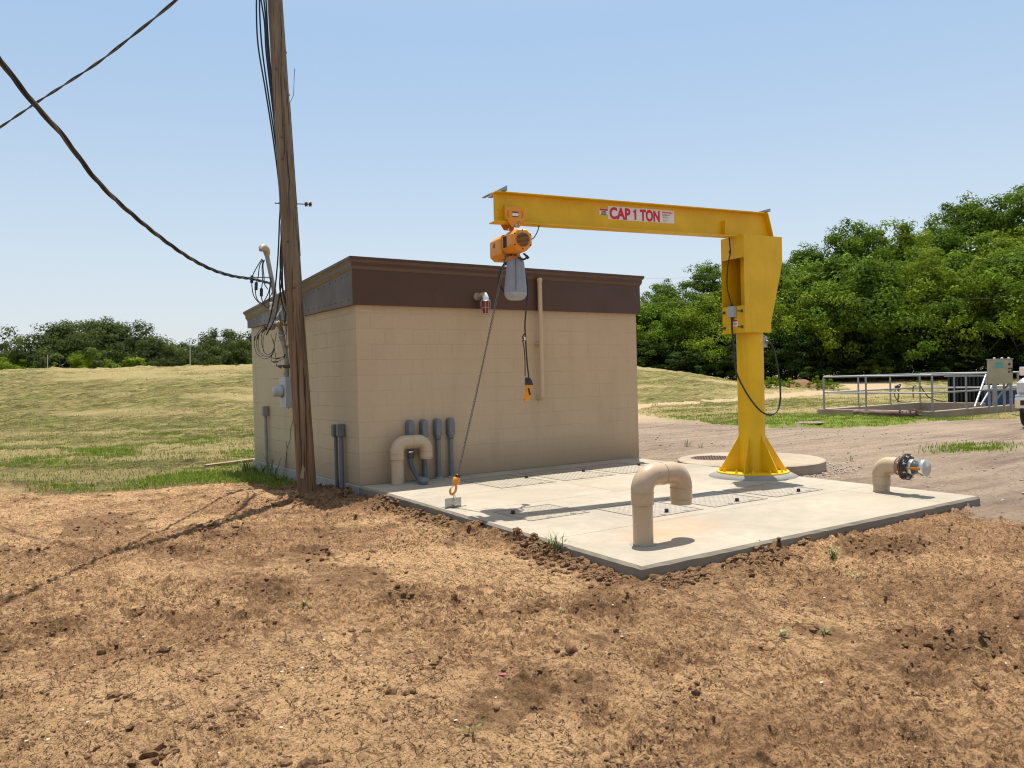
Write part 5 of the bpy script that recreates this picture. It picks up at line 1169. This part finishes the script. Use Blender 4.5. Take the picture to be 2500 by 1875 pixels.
s = MB(); s.span((26.3, 4.2, -.15), (26.34, 6.0, .95)); s.build('back_panel', 'black', t)
s = MB()
for k in range(12): s.span((26.2, 4.22+k*.15, -.1), (26.29, 4.26+k*.15, .92))
s.build('slat', 'black', t, split=True)
s = MB(); s.span((26.15, 4.15, .955), (26.36, 6.05, 1.0)); s.build('top_rail', 'galv', t)
def atd(px, py, d): return at(px, py, d)
cb = at(2452, 935, 24.2); cx0, cy0 = cb.x, cb.y; 
t = thing('control_cabinet', (cx0, cy0, 0), 'weathered cream control cabinet with teal notice on steel legs', 'cabinet', rz=-R(36))
def Cb(s, name, mat, par=t, **k): return s.build(name, mat, par, local=True, **k)
zb0, zb1 = cb.z-.02, cb.z+.72
s = MB(); s.span((0, 0, zb0), (.44, .46, zb1)); s2_ = MB(); 
s = MB(); s.box((0, .23, (zb0+zb1)/2), (.52, .46, zb1-zb0), Matrix.Rotation(0, 3, 'Z')); Cb(s, 'enclosure', 'paper', bevel=.01)
s = MB(); s.box((-.14, -.004, zb1-.17), (.24, .006, .18)); n1 = Cb(s, 'teal_notice', 'teal')
s = MB(); s.box((.16, -.004, zb1-.15), (.07, .006, .07)); s.box((.16, -.004, zb1-.28), (.08, .006, .05)); s.box((.15, -.004, zb1-.38), (.06, .006, .05)); Cb(s, 'warning_sticker', 'maroon', split=True)
s = MB(); s.box((.235, -.012, zb1-.33), (.03, .02, .14)); Cb(s, 'handle', 'black')
s = MB(); s.box((0, .23, zb1+.012), (.55, .50, .02)); Cb(s, 'rain_cap', 'capface')
for x, y in ((-.23, .05), (.23, .05), (-.23, .42), (.23, .42)):
    s = MB(); s.cyl((x, y, -.1), (x, y, zb0+.0), .035, 10); Cb(s, 'leg', 'galv')
s = MB(); s.cyl((-.26, .2, .15), (.26, .2, zb0), .03, 8); Cb(s, 'brace', 'galv')
s = MB()
for x in (-.23, .0, .2): s.lathe([(0, .05), (.03, .04), (.035, 0)], (x, .1, zb1+.02), seg=10); s.v
Cb(s, 'lifting_knob', 'capface', split=True)
bb = at(2478, 985, 27.5)
t = thing('blue_bin', (bb.x, bb.y, -.15), 'blue plastic bin with pale lid behind the control cabinet', 'bin', rz=-R(36))
s = MB(); s.prism([(-.75, -.3, 0), (.75, -.3, 0), (.82, -.3, .62), (-.82, -.3, .62)], (0, .75, 0)); s.build('body', 'blue', t, local=True, bevel=.02)
s = MB(); s.prism([(-.84, -.34, .625), (.84, -.34, .625), (.78, -.34, .80), (-.78, -.34, .80)], (0, .84, 0)); s.build('lid', 'capface', t, local=True, bevel=.02)
s = MB(); s.box((-.4, -.34, .52), (.14, .03, .04)); s.box((.4, -.34, .52), (.14, .03, .04)); s.build('handle', 'black', t, local=True, split=True)
s = MB(); la, lb = Vector((18.95, 5.15, -.06)), Vector((18.95, 3.15, -.05)); pts = [la.lerp(lb, k/12)+Vector((.02*math.sin(k), 0, .012*math.sin(k*1.7))) for k in range(13)]; s.tube(pts, [.10+.012*math.sin(k*2.1) for k in range(13)], 14); t = thing('fallen_log', (18.95, 4.1, -.06), 'dark reddish weathered log lying against the concrete basin', 'log'); s.build('trunk', paint('old_log', (.13, .07, .06), .85, .4, scale=5, bump=.5), t)
s = MB()
for k in range(16):
    a = lb+Vector((random.uniform(-.08, .08), random.uniform(-.0, .6), random.uniform(-.02, .1))); s.tube([a, a+Vector((random.uniform(-.1, .1), random.uniform(-.35, .05), random.uniform(.0, .06)))], .018, 6)
s.build('torn_roots', 'bark', t)
for k, (q, lb_) in enumerate(((((2192, 953), (2186, 945), (2190, 941), (2199, 939), (2195, 950), (2192, 982)), 'dark stand pipe with valve in the field seen through the railing'), (((2236, 941), (2230, 944), (2229, 958), (2230, 971)), 'short dark hose hanging at the far railing post'), (((2247, 942), (2255, 955), (2268, 970), (2290, 978), (2310, 981)), 'dark hose curving down to the ground behind the basin'))):
    s = MB(); s.tube(catmull([at(x, y, 29.5) for x, y in q], 6), .022, 8)
    if k == 0: s.tube(catmull([at(x, y, 29.5) for x, y in ((2186, 950), (2184, 965), (2192, 978), (2205, 982), (2225, 981))], 6), .018, 8); s.box(at(2190, 946, 29.5), (.16, .1, .12))
    o = s.build('hose', 'dark_steel'); tag(o, lb_, 'hose')
# flat iron cover by the drive edge, magenta scrap in the foreground
t = thing('flat_cover', (14.45, 3.6, -.13), 'thin reddish round metal cover lying at the grass edge of the drive', 'cover')
s = MB(); s.lathe([(0, .03), (.36, .03), (.38, .02), (.37, .0)], (14.45, 3.6, gh(14.45, 3.6)+.02), seg=40, smooth=False); s.build('lid', paint('red_brown_iron', (.2, .12, .1), .7, .3), t)
s = MB(); q = pz(1226, 1653, -.14); q.z = gh(q.x, q.y)+.006; s.cyl(q-rt*.022, q+rt*.018, .0055, 8, .007); s.cyl(q+rt*.018, q+rt*.030, .004, 6); o = s.build('plastic_scrap', 'pink'); tag(o, 'tiny magenta plastic scrap lying on the cracked soil in the foreground', 'scrap')
# earth mound
t_ = MB()
c_ = Vector((46.5, 27.0, 0)); n1, n2 = 40, 14; vv = []
for i in range(n2+1):
    for k in range(n1):
        a = 2*math.pi*k/n1; r_ = i/n2; x, y = math.cos(a)*r_*2.1, math.sin(a)*r_*1.8; hh = .85*(1-r_**1.6)+.22*(vnoise(np.array([x*2.0+5]), np.array([y*2.0]), 9)[0]-.5)*(1-r_)
        vv.append((c_.x+x, c_.y+y, base_h(np.array([c_.x+x]), np.array([c_.y+y]))[0]+hh-.08))
t_.add(vv, [(i*n1+k, i*n1+(k+1) % n1, (i+1)*n1+(k+1) % n1, (i+1)*n1+k) for i in range(n2) for k in range(n1)], True)
o = t_.build('earth_mound', 'clod'); tag(o, 'small heap of reddish earth in the field in front of the trees', 'mound')
# ------------------------------------------------------------------ pickup truck, its nose at the right frame edge
crn = at(2476, 975, 18.4); th = math.atan2(CAM.y-crn.y, CAM.x-crn.x)-R(11); tp = crn-(Matrix.Rotation(th, 3, 'Z') @ Vector((.12, -.98, 0)))
t = thing('pickup_truck', (tp.x, tp.y, -.13), 'silver white pickup truck parked nose first at the right edge of the drive', 'truck', rz=th)
# local: +X forward, +Y to the truck's left
def Tk(s, name, mat, par=t, **k): return s.build(name, mat, par, local=True, **k)
def loft(s, secs):
    n = len(secs[0]); vv = [p for q in secs for p in q]; m = len(secs)
    s.add(vv, [(i*n+k, i*n+(k+1) % n, (i+1)*n+(k+1) % n, (i+1)*n+k) for i in range(m-1) for k in range(n)]+[tuple(range(n)), tuple(range((m-1)*n, m*n))]); return s
def sec(x, w_, z0_, z1_, c=.08): return [(x, -w_, z0_+c*.4), (x, -w_*.99, z1_-c), (x, -w_+c*1.4, z1_), (x, w_-c*1.4, z1_), (x, w_*.99, z1_-c), (x, w_, z0_+c*.4), (x, w_-c, z0_), (x, -w_+c, z0_)]
s = loft(MB(), [sec(-.03, .93, .62, 1.06), sec(-.14, .97, .55, 1.16), sec(-.7, 1.0, .5, 1.2), sec(-1.35, 1.0, .5, 1.24), sec(-1.4, 1.0, .5, 1.24)]); Tk(s, 'front_body', 'truck_paint', bevel=.02)
s = loft(MB(), [sec(-1.42, 1.0, .48, 1.25), sec(-3.55, 1.0, .48, 1.27), sec(-3.6, 1.0, .48, 1.27)]); Tk(s, 'cab_body', 'truck_paint', bevel=.02)
s = loft(MB(), [sec(-3.64, 1.0, .5, 1.28), sec(-5.6, .99, .5, 1.3)]); Tk(s, 'cargo_bed', 'truck_paint', bevel=.02)
s = loft(MB(), [sec(-1.46, .86, 1.2, 1.26, .03), sec(-2.05, .74, 1.2, 1.86, .05), sec(-3.3, .74, 1.2, 1.88, .05), sec(-3.58, .80, 1.2, 1.3, .03)]); cbn = Tk(s, 'cab_roof', 'truck_paint', bevel=.015)
s = MB(); s.add([(-1.50, -.74, 1.275), (-1.50, .74, 1.275), (-1.98, .64, 1.79), (-1.98, -.64, 1.79)], [(0, 1, 2, 3)]); s.v = [(p[0]+.03, p[1], p[2]+.012) for p in s.v]; Tk(s, 'windscreen', 'windscreen', cbn)
s = MB(); s.box((.04, 0, .60), (.16, 1.96, .26)); bp_ = Tk(s, 'front_bumper', 'chrome', bevel=.04, seg=3)
s = MB(); s.box((.03, 0, .76), (.14, 1.94, .05)); Tk(s, 'bumper_top', 'truck_paint', bp_, bevel=.015)
s = MB()
for sy in (-1, 1): s.box((.118, sy*.74, .60), (.012, .24, .12))
Tk(s, 'fog_recess', 'black', bp_, split=True)
s = MB()
for sy in (-1, 1): s.box((.126, sy*.72, .60), (.01, .12, .07))
Tk(s, 'fog_lamp', 'headlamp', bp_, split=True)
s = MB(); s.box((.0, 0, .94), (.06, 1.24, .28)); gl = Tk(s, 'grille', 'chrome', bevel=.01)
s = MB()
for k in range(4): s.box((.033, 0, .845+k*.063), (.01, 1.12, .035))
Tk(s, 'grille_opening', 'black', gl, split=True)
for sy in (-1, 1):
    s = MB(); s.box((-.04, sy*.80, .96), (.12, .30, .23)); hl = Tk(s, 'headlight', 'headlamp', bevel=.02)
    s = MB(); s.box((.022, sy*.80, 1.085), (.012, .30, .012)); s.box((.022, sy*.80, .85), (.012, .30, .012)); s.box((.022, sy*.80, .97), (.012, .30, .01)); Tk(s, 'lamp_trim', 'chrome', hl, split=True)
s = MB(); s.box((-.0, 0, .44), (.12, 1.7, .12)); Tk(s, 'air_dam', 'black', bp_, bevel=.02)
for x in (-.72, -4.5):
    for sy in (-1, 1):
        s = MB(); s.lathe([(.20, -.13), (.36, -.13), (.40, -.09), (.40, .09), (.36, .13), (.20, .13)], (x, sy*.84, .395), (0, 1, 0), 32); wh = Tk(s, 'wheel', 'tyre')
        s = MB(); s.lathe([(0, .05), (.07, .05), (.10, .02), (.18, .03), (.215, .12)], (x, sy*.84, .395), (0, sy, 0), 24); Tk(s, 'rim', 'chrome', wh)
for sy in (-1, 1):
    s = MB(); s.box((-1.75, sy*1.12, 1.32), (.12, .2, .22)); Tk(s, 'mirror', 'chrome', bevel=.03)
# ------------------------------------------------------------------ trees
def tree_meshes(seed, H, W, base, n_cl, leaf, per, open_=.0, trunk=.25):
    rg = np.random.default_rng(seed)
    cl = []
    # lobes: a few big boughs carry many clusters, so that the outline is uneven
    nb = 9+int(rg.integers(0, 4)); lobes = []
    for k in range(nb):
        a = k*2.4+rg.uniform(-.4, .4); f = (k+.5)/nb; z = base+(H-base)*(.18+.72*f); rr = W*(.62*math.sin(math.pi*min(1, .22+.80*f))+.06)*rg.uniform(.7, 1.15)*(1-.45*f)
        lobes.append((math.cos(a)*rr, math.sin(a)*rr, z, W*rg.uniform(.26, .42)*(1-.25*f)))
    lobes.append((rg.uniform(-.4, .4), rg.uniform(-.4, .4), H*.9, W*.28))
    for lx, ly, lz, lr in lobes:
        m = max(3, int(n_cl/len(lobes)))
        d = rg.normal(0, 1, (m, 3)); d /= np.linalg.norm(d, axis=1)[:, None]; d[:, 2] = d[:, 2]*.8+.12
        rad = lr*rg.uniform(.45, 1.05, m)
        for q, r_ in zip(d, rad): cl.append((lx+q[0]*r_, ly+q[1]*r_, lz+q[2]*r_, rg.uniform(.45, 1.0)*W*.115, q, rg.uniform()))
    Vs, tn = [], []
    for cx, cy, cz, cr, q, tone in cl:
        n = int(per*rg.uniform(.6, 1.3)); d = rg.normal(0, 1, (n, 3)); d /= np.linalg.norm(d, axis=1)[:, None]
        p = np.array([cx, cy, cz])+d*(cr*rg.uniform(.25, 1.15, n)**.7)[:, None]*np.array([1.15, 1.15, .75])
        nrm = d*.8+q*.4+rg.normal(0, .32, (n, 3))+np.array([0, 0, .35]); nrm /= np.linalg.norm(nrm, axis=1)[:, None]
        t1 = np.cross(nrm, rg.normal(0, 1, (n, 3))); t1 /= np.linalg.norm(t1, axis=1)[:, None]; t2 = np.cross(nrm, t1)
        s_ = leaf*rg.uniform(.55, 1.3, n)[:, None]; b = nrm*s_*rg.uniform(-.25, .25, n)[:, None]
        Vs.append(np.stack([p-t1*s_*.5, p-t2*s_*.32+b, p+t1*s_*.55, p+t2*s_*.32+b], 1)); tn.append(np.repeat(np.clip(tone*.55+rg.uniform(0, .45, n), 0, 1), 4))
    V = np.concatenate(Vs).reshape(-1, 3); T = np.concatenate(tn)
    mb = MB(); th_ = base+(H-base)*.6
    pts = [(0, 0, -.4), (.05*W*.3, 0, base*.5), (.0, .04*W*.3, base), (.05, 0, (base+th_)/2), (0, .1, th_)]
    mb.tube(catmull(pts, 4), [trunk*(1-.8*i/16)*(1.25 if i == 0 else 1) for i in range(17)], 10)
    for lx, ly, lz, lr in lobes:
        z_ = max(base*.75, lz-lr-H*.12); f = min(1, z_/th_); o_ = Vector((0, 0, z_)); e = Vector((lx, ly, lz)); mid = o_.lerp(e, .5)+Vector((0, 0, .1*H*.3)); mb.tube(catmull([o_, mid, e], 4), [trunk*.42*(1-.8*i/8) for i in range(9)], 6)
    return V, T, mb
BANK = {}
def bank(key, seed, mat, **k):
    V, T, mb = tree_meshes(seed, **k); me = np_mesh('crown', V, np.arange(len(V)).reshape(-1, 4), mat, False, {'tone': T})
    tm = bpy.data.meshes.new('trunk'); tm.from_pydata(mb.v, [], mb.f); tm.update(); tm.materials.append(M['bark']); BANK[key] = (me, tm)
bank('big1', 1, 'leafA', H=18, W=11, base=4.5, n_cl=210, leaf=.30, per=95, trunk=.35)
bank('big2', 2, 'leafB', H=16, W=10, base=3.5, n_cl=200, leaf=.31, per=95, trunk=.3)
bank('big3', 3, 'leafA', H=19, W=10, base=5, n_cl=200, leaf=.30, per=95, trunk=.35)
bank('low1', 4, 'leafB', H=10, W=10, base=1.4, n_cl=170, leaf=.30, per=95, trunk=.2)
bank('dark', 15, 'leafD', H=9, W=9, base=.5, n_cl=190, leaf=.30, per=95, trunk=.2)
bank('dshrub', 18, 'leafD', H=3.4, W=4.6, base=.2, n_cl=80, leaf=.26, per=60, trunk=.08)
bank('low2', 5, 'leafA', H=9, W=10, base=1.2, n_cl=170, leaf=.32, per=95, trunk=.2)
bank('oak1', 6, 'leafC', H=10, W=11, base=1.2, n_cl=210, leaf=.36, per=85, trunk=.3)
bank('oak2', 7, 'leafC', H=9, W=12, base=1.0, n_cl=210, leaf=.36, per=85, trunk=.3)
bank('shrub', 8, 'leafB', H=3.4, W=4.4, base=.3, n_cl=70, leaf=.26, per=50, trunk=.08)
def tree(key, x, d, top, label, cat='tree', name='tree', group=None, z0=None, ws=1.0):
    # x: photo column of the trunk, d: depth, top: photo row of the crown's top
    hz = 952.5-.0251*(x+50); p_ = at(x, hz, d); gz = z0 if z0 is not None else float(base_h(np.array([p_.x]), np.array([p_.y]))[0])
    Hh = CAM.z+(hz-top)/F*d-gz; me, tm = BANK[key]; H0 = {'big1': 18, 'big2': 16, 'big3': 19, 'low1': 10, 'low2': 9, 'dark': 9, 'dshrub': 3.4, 'oak1': 10, 'oak2': 9, 'shrub': 3.4}[key]*1.03
    sc = Hh/H0; r_ = random.uniform(0, 6.28); t = thing(name, (p_.x, p_.y, gz), label, cat, group, rz=r_); sw = ws*max(.62, min(1.25, sc)); t.scale = (sw, sw, sc)
    o = bpy.data.objects.new('crown', me); COL.objects.link(o); o.parent = t
    o = bpy.data.objects.new('trunk', tm); COL.objects.link(o); o.parent = t
G = 'trees in the wood behind the field'
spots = [('big2', 1320, 92, 735), ('big1', 1420, 92, 728), ('low1', 1380, 84, 770), ('big2', 1530, 92, 712), ('big1', 1625, 90, 690), ('low2', 1590, 82, 760), ('big3', 1722, 88, 640), ('big2', 1815, 94, 650), ('low1', 1700, 80, 745), ('big1', 1905, 90, 640), ('low2', 1850, 80, 770), ('big3', 1985, 96, 595), ('big1', 2085, 94, 545), ('low1', 1985, 78, 700), ('big2', 2190, 92, 548), ('big1', 2290, 98, 552), ('low2', 2120, 78, 665), ('big3', 2375, 102, 480), ('big2', 2270, 80, 620), ('big1', 2480, 98, 470), ('low1', 2390, 76, 660), ('big2', 2440, 82, 590), ('big2', 2560, 92, 520), ('low2', 2500, 76, 640), ('big3', 2660, 95, 480), ('low1', 2620, 78, 650), ('big1', 2780, 95, 500)]
words = {'big1': 'tall mid green tree', 'big2': 'tall yellow green tree', 'big3': 'tallest kind of loose mid green tree', 'low1': 'low bushy yellow green tree', 'low2': 'low bushy green tree'}
def where(x): 
    for lim, w_ in ((1350, 'mostly hidden behind the block building'), (1450, 'just right of the building roof line'), (1560, 'beside the right building corner'), (1660, 'between building corner and crane pillar'), (1760, 'directly left of the crane pillar'), (1840, 'behind the crane pillar'), (1930, 'just right of the crane pillar'), (2010, 'above the earth mound'), (2100, 'left of the basin railing'), (2200, 'above the left half of the railing'), (2300, 'above the middle of the railing'), (2400, 'above the right end of the railing'), (2470, 'above the control cabinet'), (2520, 'at the right picture edge'), (9999, 'outside the right picture edge')):
        if x < lim: return w_
seen = {}
def uniq(lb):
    seen[lb] = seen.get(lb, 0)+1; n = seen[lb]
    return lb if n == 1 else lb+[', slightly further right', ', furthest right'][min(1, n-2)]
for i, (k, x, d, tp_) in enumerate(spots):
    tree(k, x, d, tp_, uniq(f"{words[k]} {where(x)}, {'front' if d < 85 else 'back'} row"), group=G)
kinds = ['dense dark shrubby tree', 'rounded low leafy tree', 'broad low leafy tree']
for i, x in enumerate(range(1340, 2760, 78)):
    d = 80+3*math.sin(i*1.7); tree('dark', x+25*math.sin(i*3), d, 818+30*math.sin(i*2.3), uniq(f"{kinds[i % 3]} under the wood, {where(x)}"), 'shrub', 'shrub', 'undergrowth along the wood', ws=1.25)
for i, x in enumerate(range(1400, 2800, 120)):
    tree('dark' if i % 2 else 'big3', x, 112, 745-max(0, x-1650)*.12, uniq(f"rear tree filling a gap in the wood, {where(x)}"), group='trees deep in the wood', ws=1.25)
for i, x in enumerate(range(1350, 2760, 190)):
    tree(['dshrub', 'shrub', 'dshrub'][i % 3], x+20*math.sin(i*5), 75, 872+12*math.sin(i*1.9), uniq(f"small bush edging the wood, {where(x)}"), 'bush', 'bush', 'bushes at the edge of the wood', ws=1.3)
for i, x in enumerate(range(1390, 2720, 105)):
    tree(['low2', 'low1', 'big1'][i % 3], x+18*math.sin(i*4), 86, 735+25*math.sin(i*2.9)-max(0, x-1700)*.16, uniq(f"leafy tree knitting the wall of green, {where(x)}"), group='infill trees of the wood', ws=1.15)
G2 = 'trees beyond the embankment'
left = [('oak1', -88, 118, 790, 'dark tree cut by the left picture edge'), ('oak2', 12, 112, 876, 'low pale green tree at the left picture edge'), ('oak1', 142, 115, 806, 'rounded dark oak, leftmost of the big group beyond the embankment'), ('oak2', 200, 118, 812, 'broad dark oak, second of the big group beyond the embankment'), ('oak1', 250, 116, 800, 'tallest dark oak in the middle of the group beyond the embankment'), ('oak2', 325, 120, 815, 'dark oak right of the tallest one beyond the embankment'), ('oak1', 385, 118, 838, 'dark oak at the right end of the big group beyond the embankment'), ('oak2', 440, 130, 856, 'dark tree in the gap between the two groups beyond the embankment'), ('oak1', 505, 128, 836, 'dark oak beside the distant pole beyond the embankment'), ('oak2', 560, 124, 828, 'dark green oak nearest the building beyond the embankment'), ('oak1', 625, 124, 822, 'dark oak partly hidden by the building, beyond the embankment'), ('oak2', -200, 118, 790, 'dark tree outside the left picture edge'), ('oak1', 700, 126, 835, 'dark oak hidden behind the building')]
for k, x, d, tp_, lb_ in left: tree(k, x, d, tp_, lb_, group=G2)
tree('low1', 215, 108, 862, 'bright green low tree in front of the dark oaks', group=G2); tree('oak2', 585, 116, 850, 'lower dark tree at the building edge, in front of the oaks', group=G2); tree('low1', 10, 105, 884, 'bright green low tree at the far left', group=G2)
tree('low2', 72, 112, 884, 'small green tree left of the dark oaks', group=G2); tree('shrub', 330, 104, 888, 'greyish low shrub under the dark oaks', 'shrub', 'shrub', ws=1.6)
# distant poles and wires
for x, y0, d, lb_ in ((115, 866, 100, 'thin pale distant pole left of the dark oaks'), (463, 842, 100, 'thin pale distant pole at the gap in the oaks')):
    a = at(x, 905, d); b = at(x+1, y0, d); s = MB(); s.cyl(a-Vector((0, 0, 3)), b, .07, 8, .05); o = s.build('distant_pole', 'capface'); tag(o, lb_, 'pole')
for (x0, y0, x1, y1, lb_) in ((1860, 672, 2560, 625, 'thin pale overhead wire crossing the upper part of the wood'), (1850, 733, 2560, 724, 'thin pale overhead wire crossing the middle of the wood')):
    s = MB(); s.tube(catmull([at(x0-400, y0+12, 62), at(x0, y0, 62), at((x0+x1)/2, (y0+y1)/2+5, 62), at(x1, y1, 62)], 6), .006, 6); o = s.build('overhead_wire', 'wire_bare'); tag(o, lb_, 'wire')
# ------------------------------------------------------------------ single weeds
def weed(x, y, h_, n, label, spread=.08, leafy=0.5, w_=.0028):
    rg = random.Random(int(x*97+y*31)); z = gh(x, y)
    s = MB()
    for k in range(n):
        a = rg.uniform(0, 6.28); l = h_*rg.uniform(.45, 1.1); o_ = Vector((x+rg.uniform(-1, 1)*spread*.3, y+rg.uniform(-1, 1)*spread*.3, z-.01)); d = Vector((math.cos(a), math.sin(a), 0))
        q = Vector((-d.y, d.x, 0))*w_; ln = spread*rg.uniform(.3, 1.5)
        p1, p2, p3 = o_, o_+d*ln*.45+Vector((0, 0, l*.65)), o_+d*ln*1.1+Vector((0, 0, l*rg.uniform(.7, 1)))
        s.add([p1-q, p1+q, p2+q, p2-q, p3], [(0, 1, 2, 3), (3, 2, 4)])
        if rg.random() < leafy:
            c = p2; e = d*.03+Vector((0, 0, .012)); qq = Vector((-d.y, d.x, 0))*.008; s.add([c, c+e*.5+qq, c+e, c+e*.5-qq], [(0, 1, 2, 3)])
    o = s.build('weed', 'leafweed'); o_l = tag(o, label, 'weed')
q = pz(1358, 1362, -.12); weed(q.x, q.y, .20, 42, 'tall tufted grass weed growing against the left edge of the pad', .13)
q = pz(1868, 1338, -.12); weed(q.x, q.y, .10, 10, 'small weed at the front edge of the pad', .05)
q = pz(2036, 1368, -.13); weed(q.x, q.y, .12, 24, 'green weed in the soil in front of the pad, right of the gooseneck', .09)
q = pz(2085, 1415, -.13); weed(q.x, q.y, .06, 14, 'tiny weed in the soil right of the larger green one', .07)
q = pz(1677, 1092, -.13); weed(q.x, q.y, .20, 22, 'weed on the gravel left of the crane, nearer the building', .12)
q = pz(1710, 1096, -.13); weed(q.x, q.y, .15, 16, 'weed on the gravel left of the crane, nearer the pillar', .10)
q = pz(2076, 1122, -.13); weed(q.x, q.y, .14, 20, 'weed on the gravel left of the elbow pipe', .14)
q = pz(1375, 1500, -.14); weed(q.x, q.y, .07, 10, 'sparse seedling weed in the middle of the bare soil', .05)
q = pz(2010, 1545, -.14); weed(q.x, q.y, .06, 12, 'sparse seedling weed right of centre on the cracked soil', .06)
q = pz(1905, 1555, -.14); weed(q.x, q.y, .06, 9, 'sparse seedling weed below the pad corner', .05)
q = pz(738, 1490, -.14); weed(q.x, q.y, .05, 8, 'small seedling weed on the left part of the soil', .05)
q = pz(1150, 1792, -.14); weed(q.x, q.y, .06, 7, 'small seedling weed low in the foreground', .04)
for k, (x, y, h_, n, lb_) in enumerate(((-.28, 4.25, .26, 46, 'leafy weed clump against the rear of the side wall'), (-.25, 3.6, .22, 40, 'weed clump at the foot of the lone side conduit'), (-.22, 2.95, .42, 22, 'tall thin weed climbing the side wall below the meter'), (-.30, 2.3, .18, 34, 'weed clump beside the pole foot on the side wall'))): weed(x, y, h_, n, lb_, .22, .8, .005)
# weeds round the mound
for k in range(9):
    x = 1842+k*17+(50 if k > 5 else 0); pq = at(x, 945, 53+2*math.sin(k)); hz = 0
    tree('shrub', x, 53+3*math.sin(k*2), 926+5*math.sin(k*1.9), ['feathery pale weed bush', 'dense green weed bush', 'tangled weed bush'][k % 3]+[' behind the crane pillar', ' right of the crane pillar', ' left of the earth mound', ' beside the earth mound'][min(3, k//3+(k > 7))], 'shrub', 'weed_bush', 'weed bushes by the earth mound', ws=.32)
# ------------------------------------------------------------------ larger single clods
big = [(248, 1586, .05), (262, 1615, .045), (405, 1582, .05), (490, 1652, .04), (282, 1690, .05), (555, 1722, .045), (610, 1745, .04), (568, 1500, .03), (372, 1830, .06), (1395, 1588, .055), (1065, 1620, .045), (1700, 1690, .04), (2405, 1597, .03), (370, 1855, .05), (1790, 1400, .05), (1830, 1412, .055), (1948, 1337, .035), (575, 1281, .05), (995, 1590, .03), (1125, 1515, .03), (860, 1537, .04), (2395, 1690, .03), (1230, 1450, .03), (750, 1875, .07), (955, 1683, .05), (320, 1765, .03), (465, 1764, .03), (500, 1520, .04)]
P_ = []; S_ = []
for x, y, r_ in big:
    q = pz(x, y, -.13); P_.append((q.x, q.y, gh(q.x, q.y)-.006)); S_.append(r_*.62)
    for j in range(5): P_.append((q.x+random.uniform(-.09, .09), q.y+random.uniform(-.09, .09), q.z-.005)); S_.append(r_*random.uniform(.15, .4)); P_[-1] = (P_[-1][0], P_[-1][1], gh(P_[-1][0], P_[-1][1]))
scatter_lumps('large_clods', np.array(P_), np.array(S_), 'clod', 'larger dark lumps of dried clay dotted over the soil', 'soil clods', .75, .6, 17)

labs_ = {}
for o in bpy.data.objects:
    if o.parent is None and 'label' in o: labs_.setdefault(o['label'], []).append(o.name)
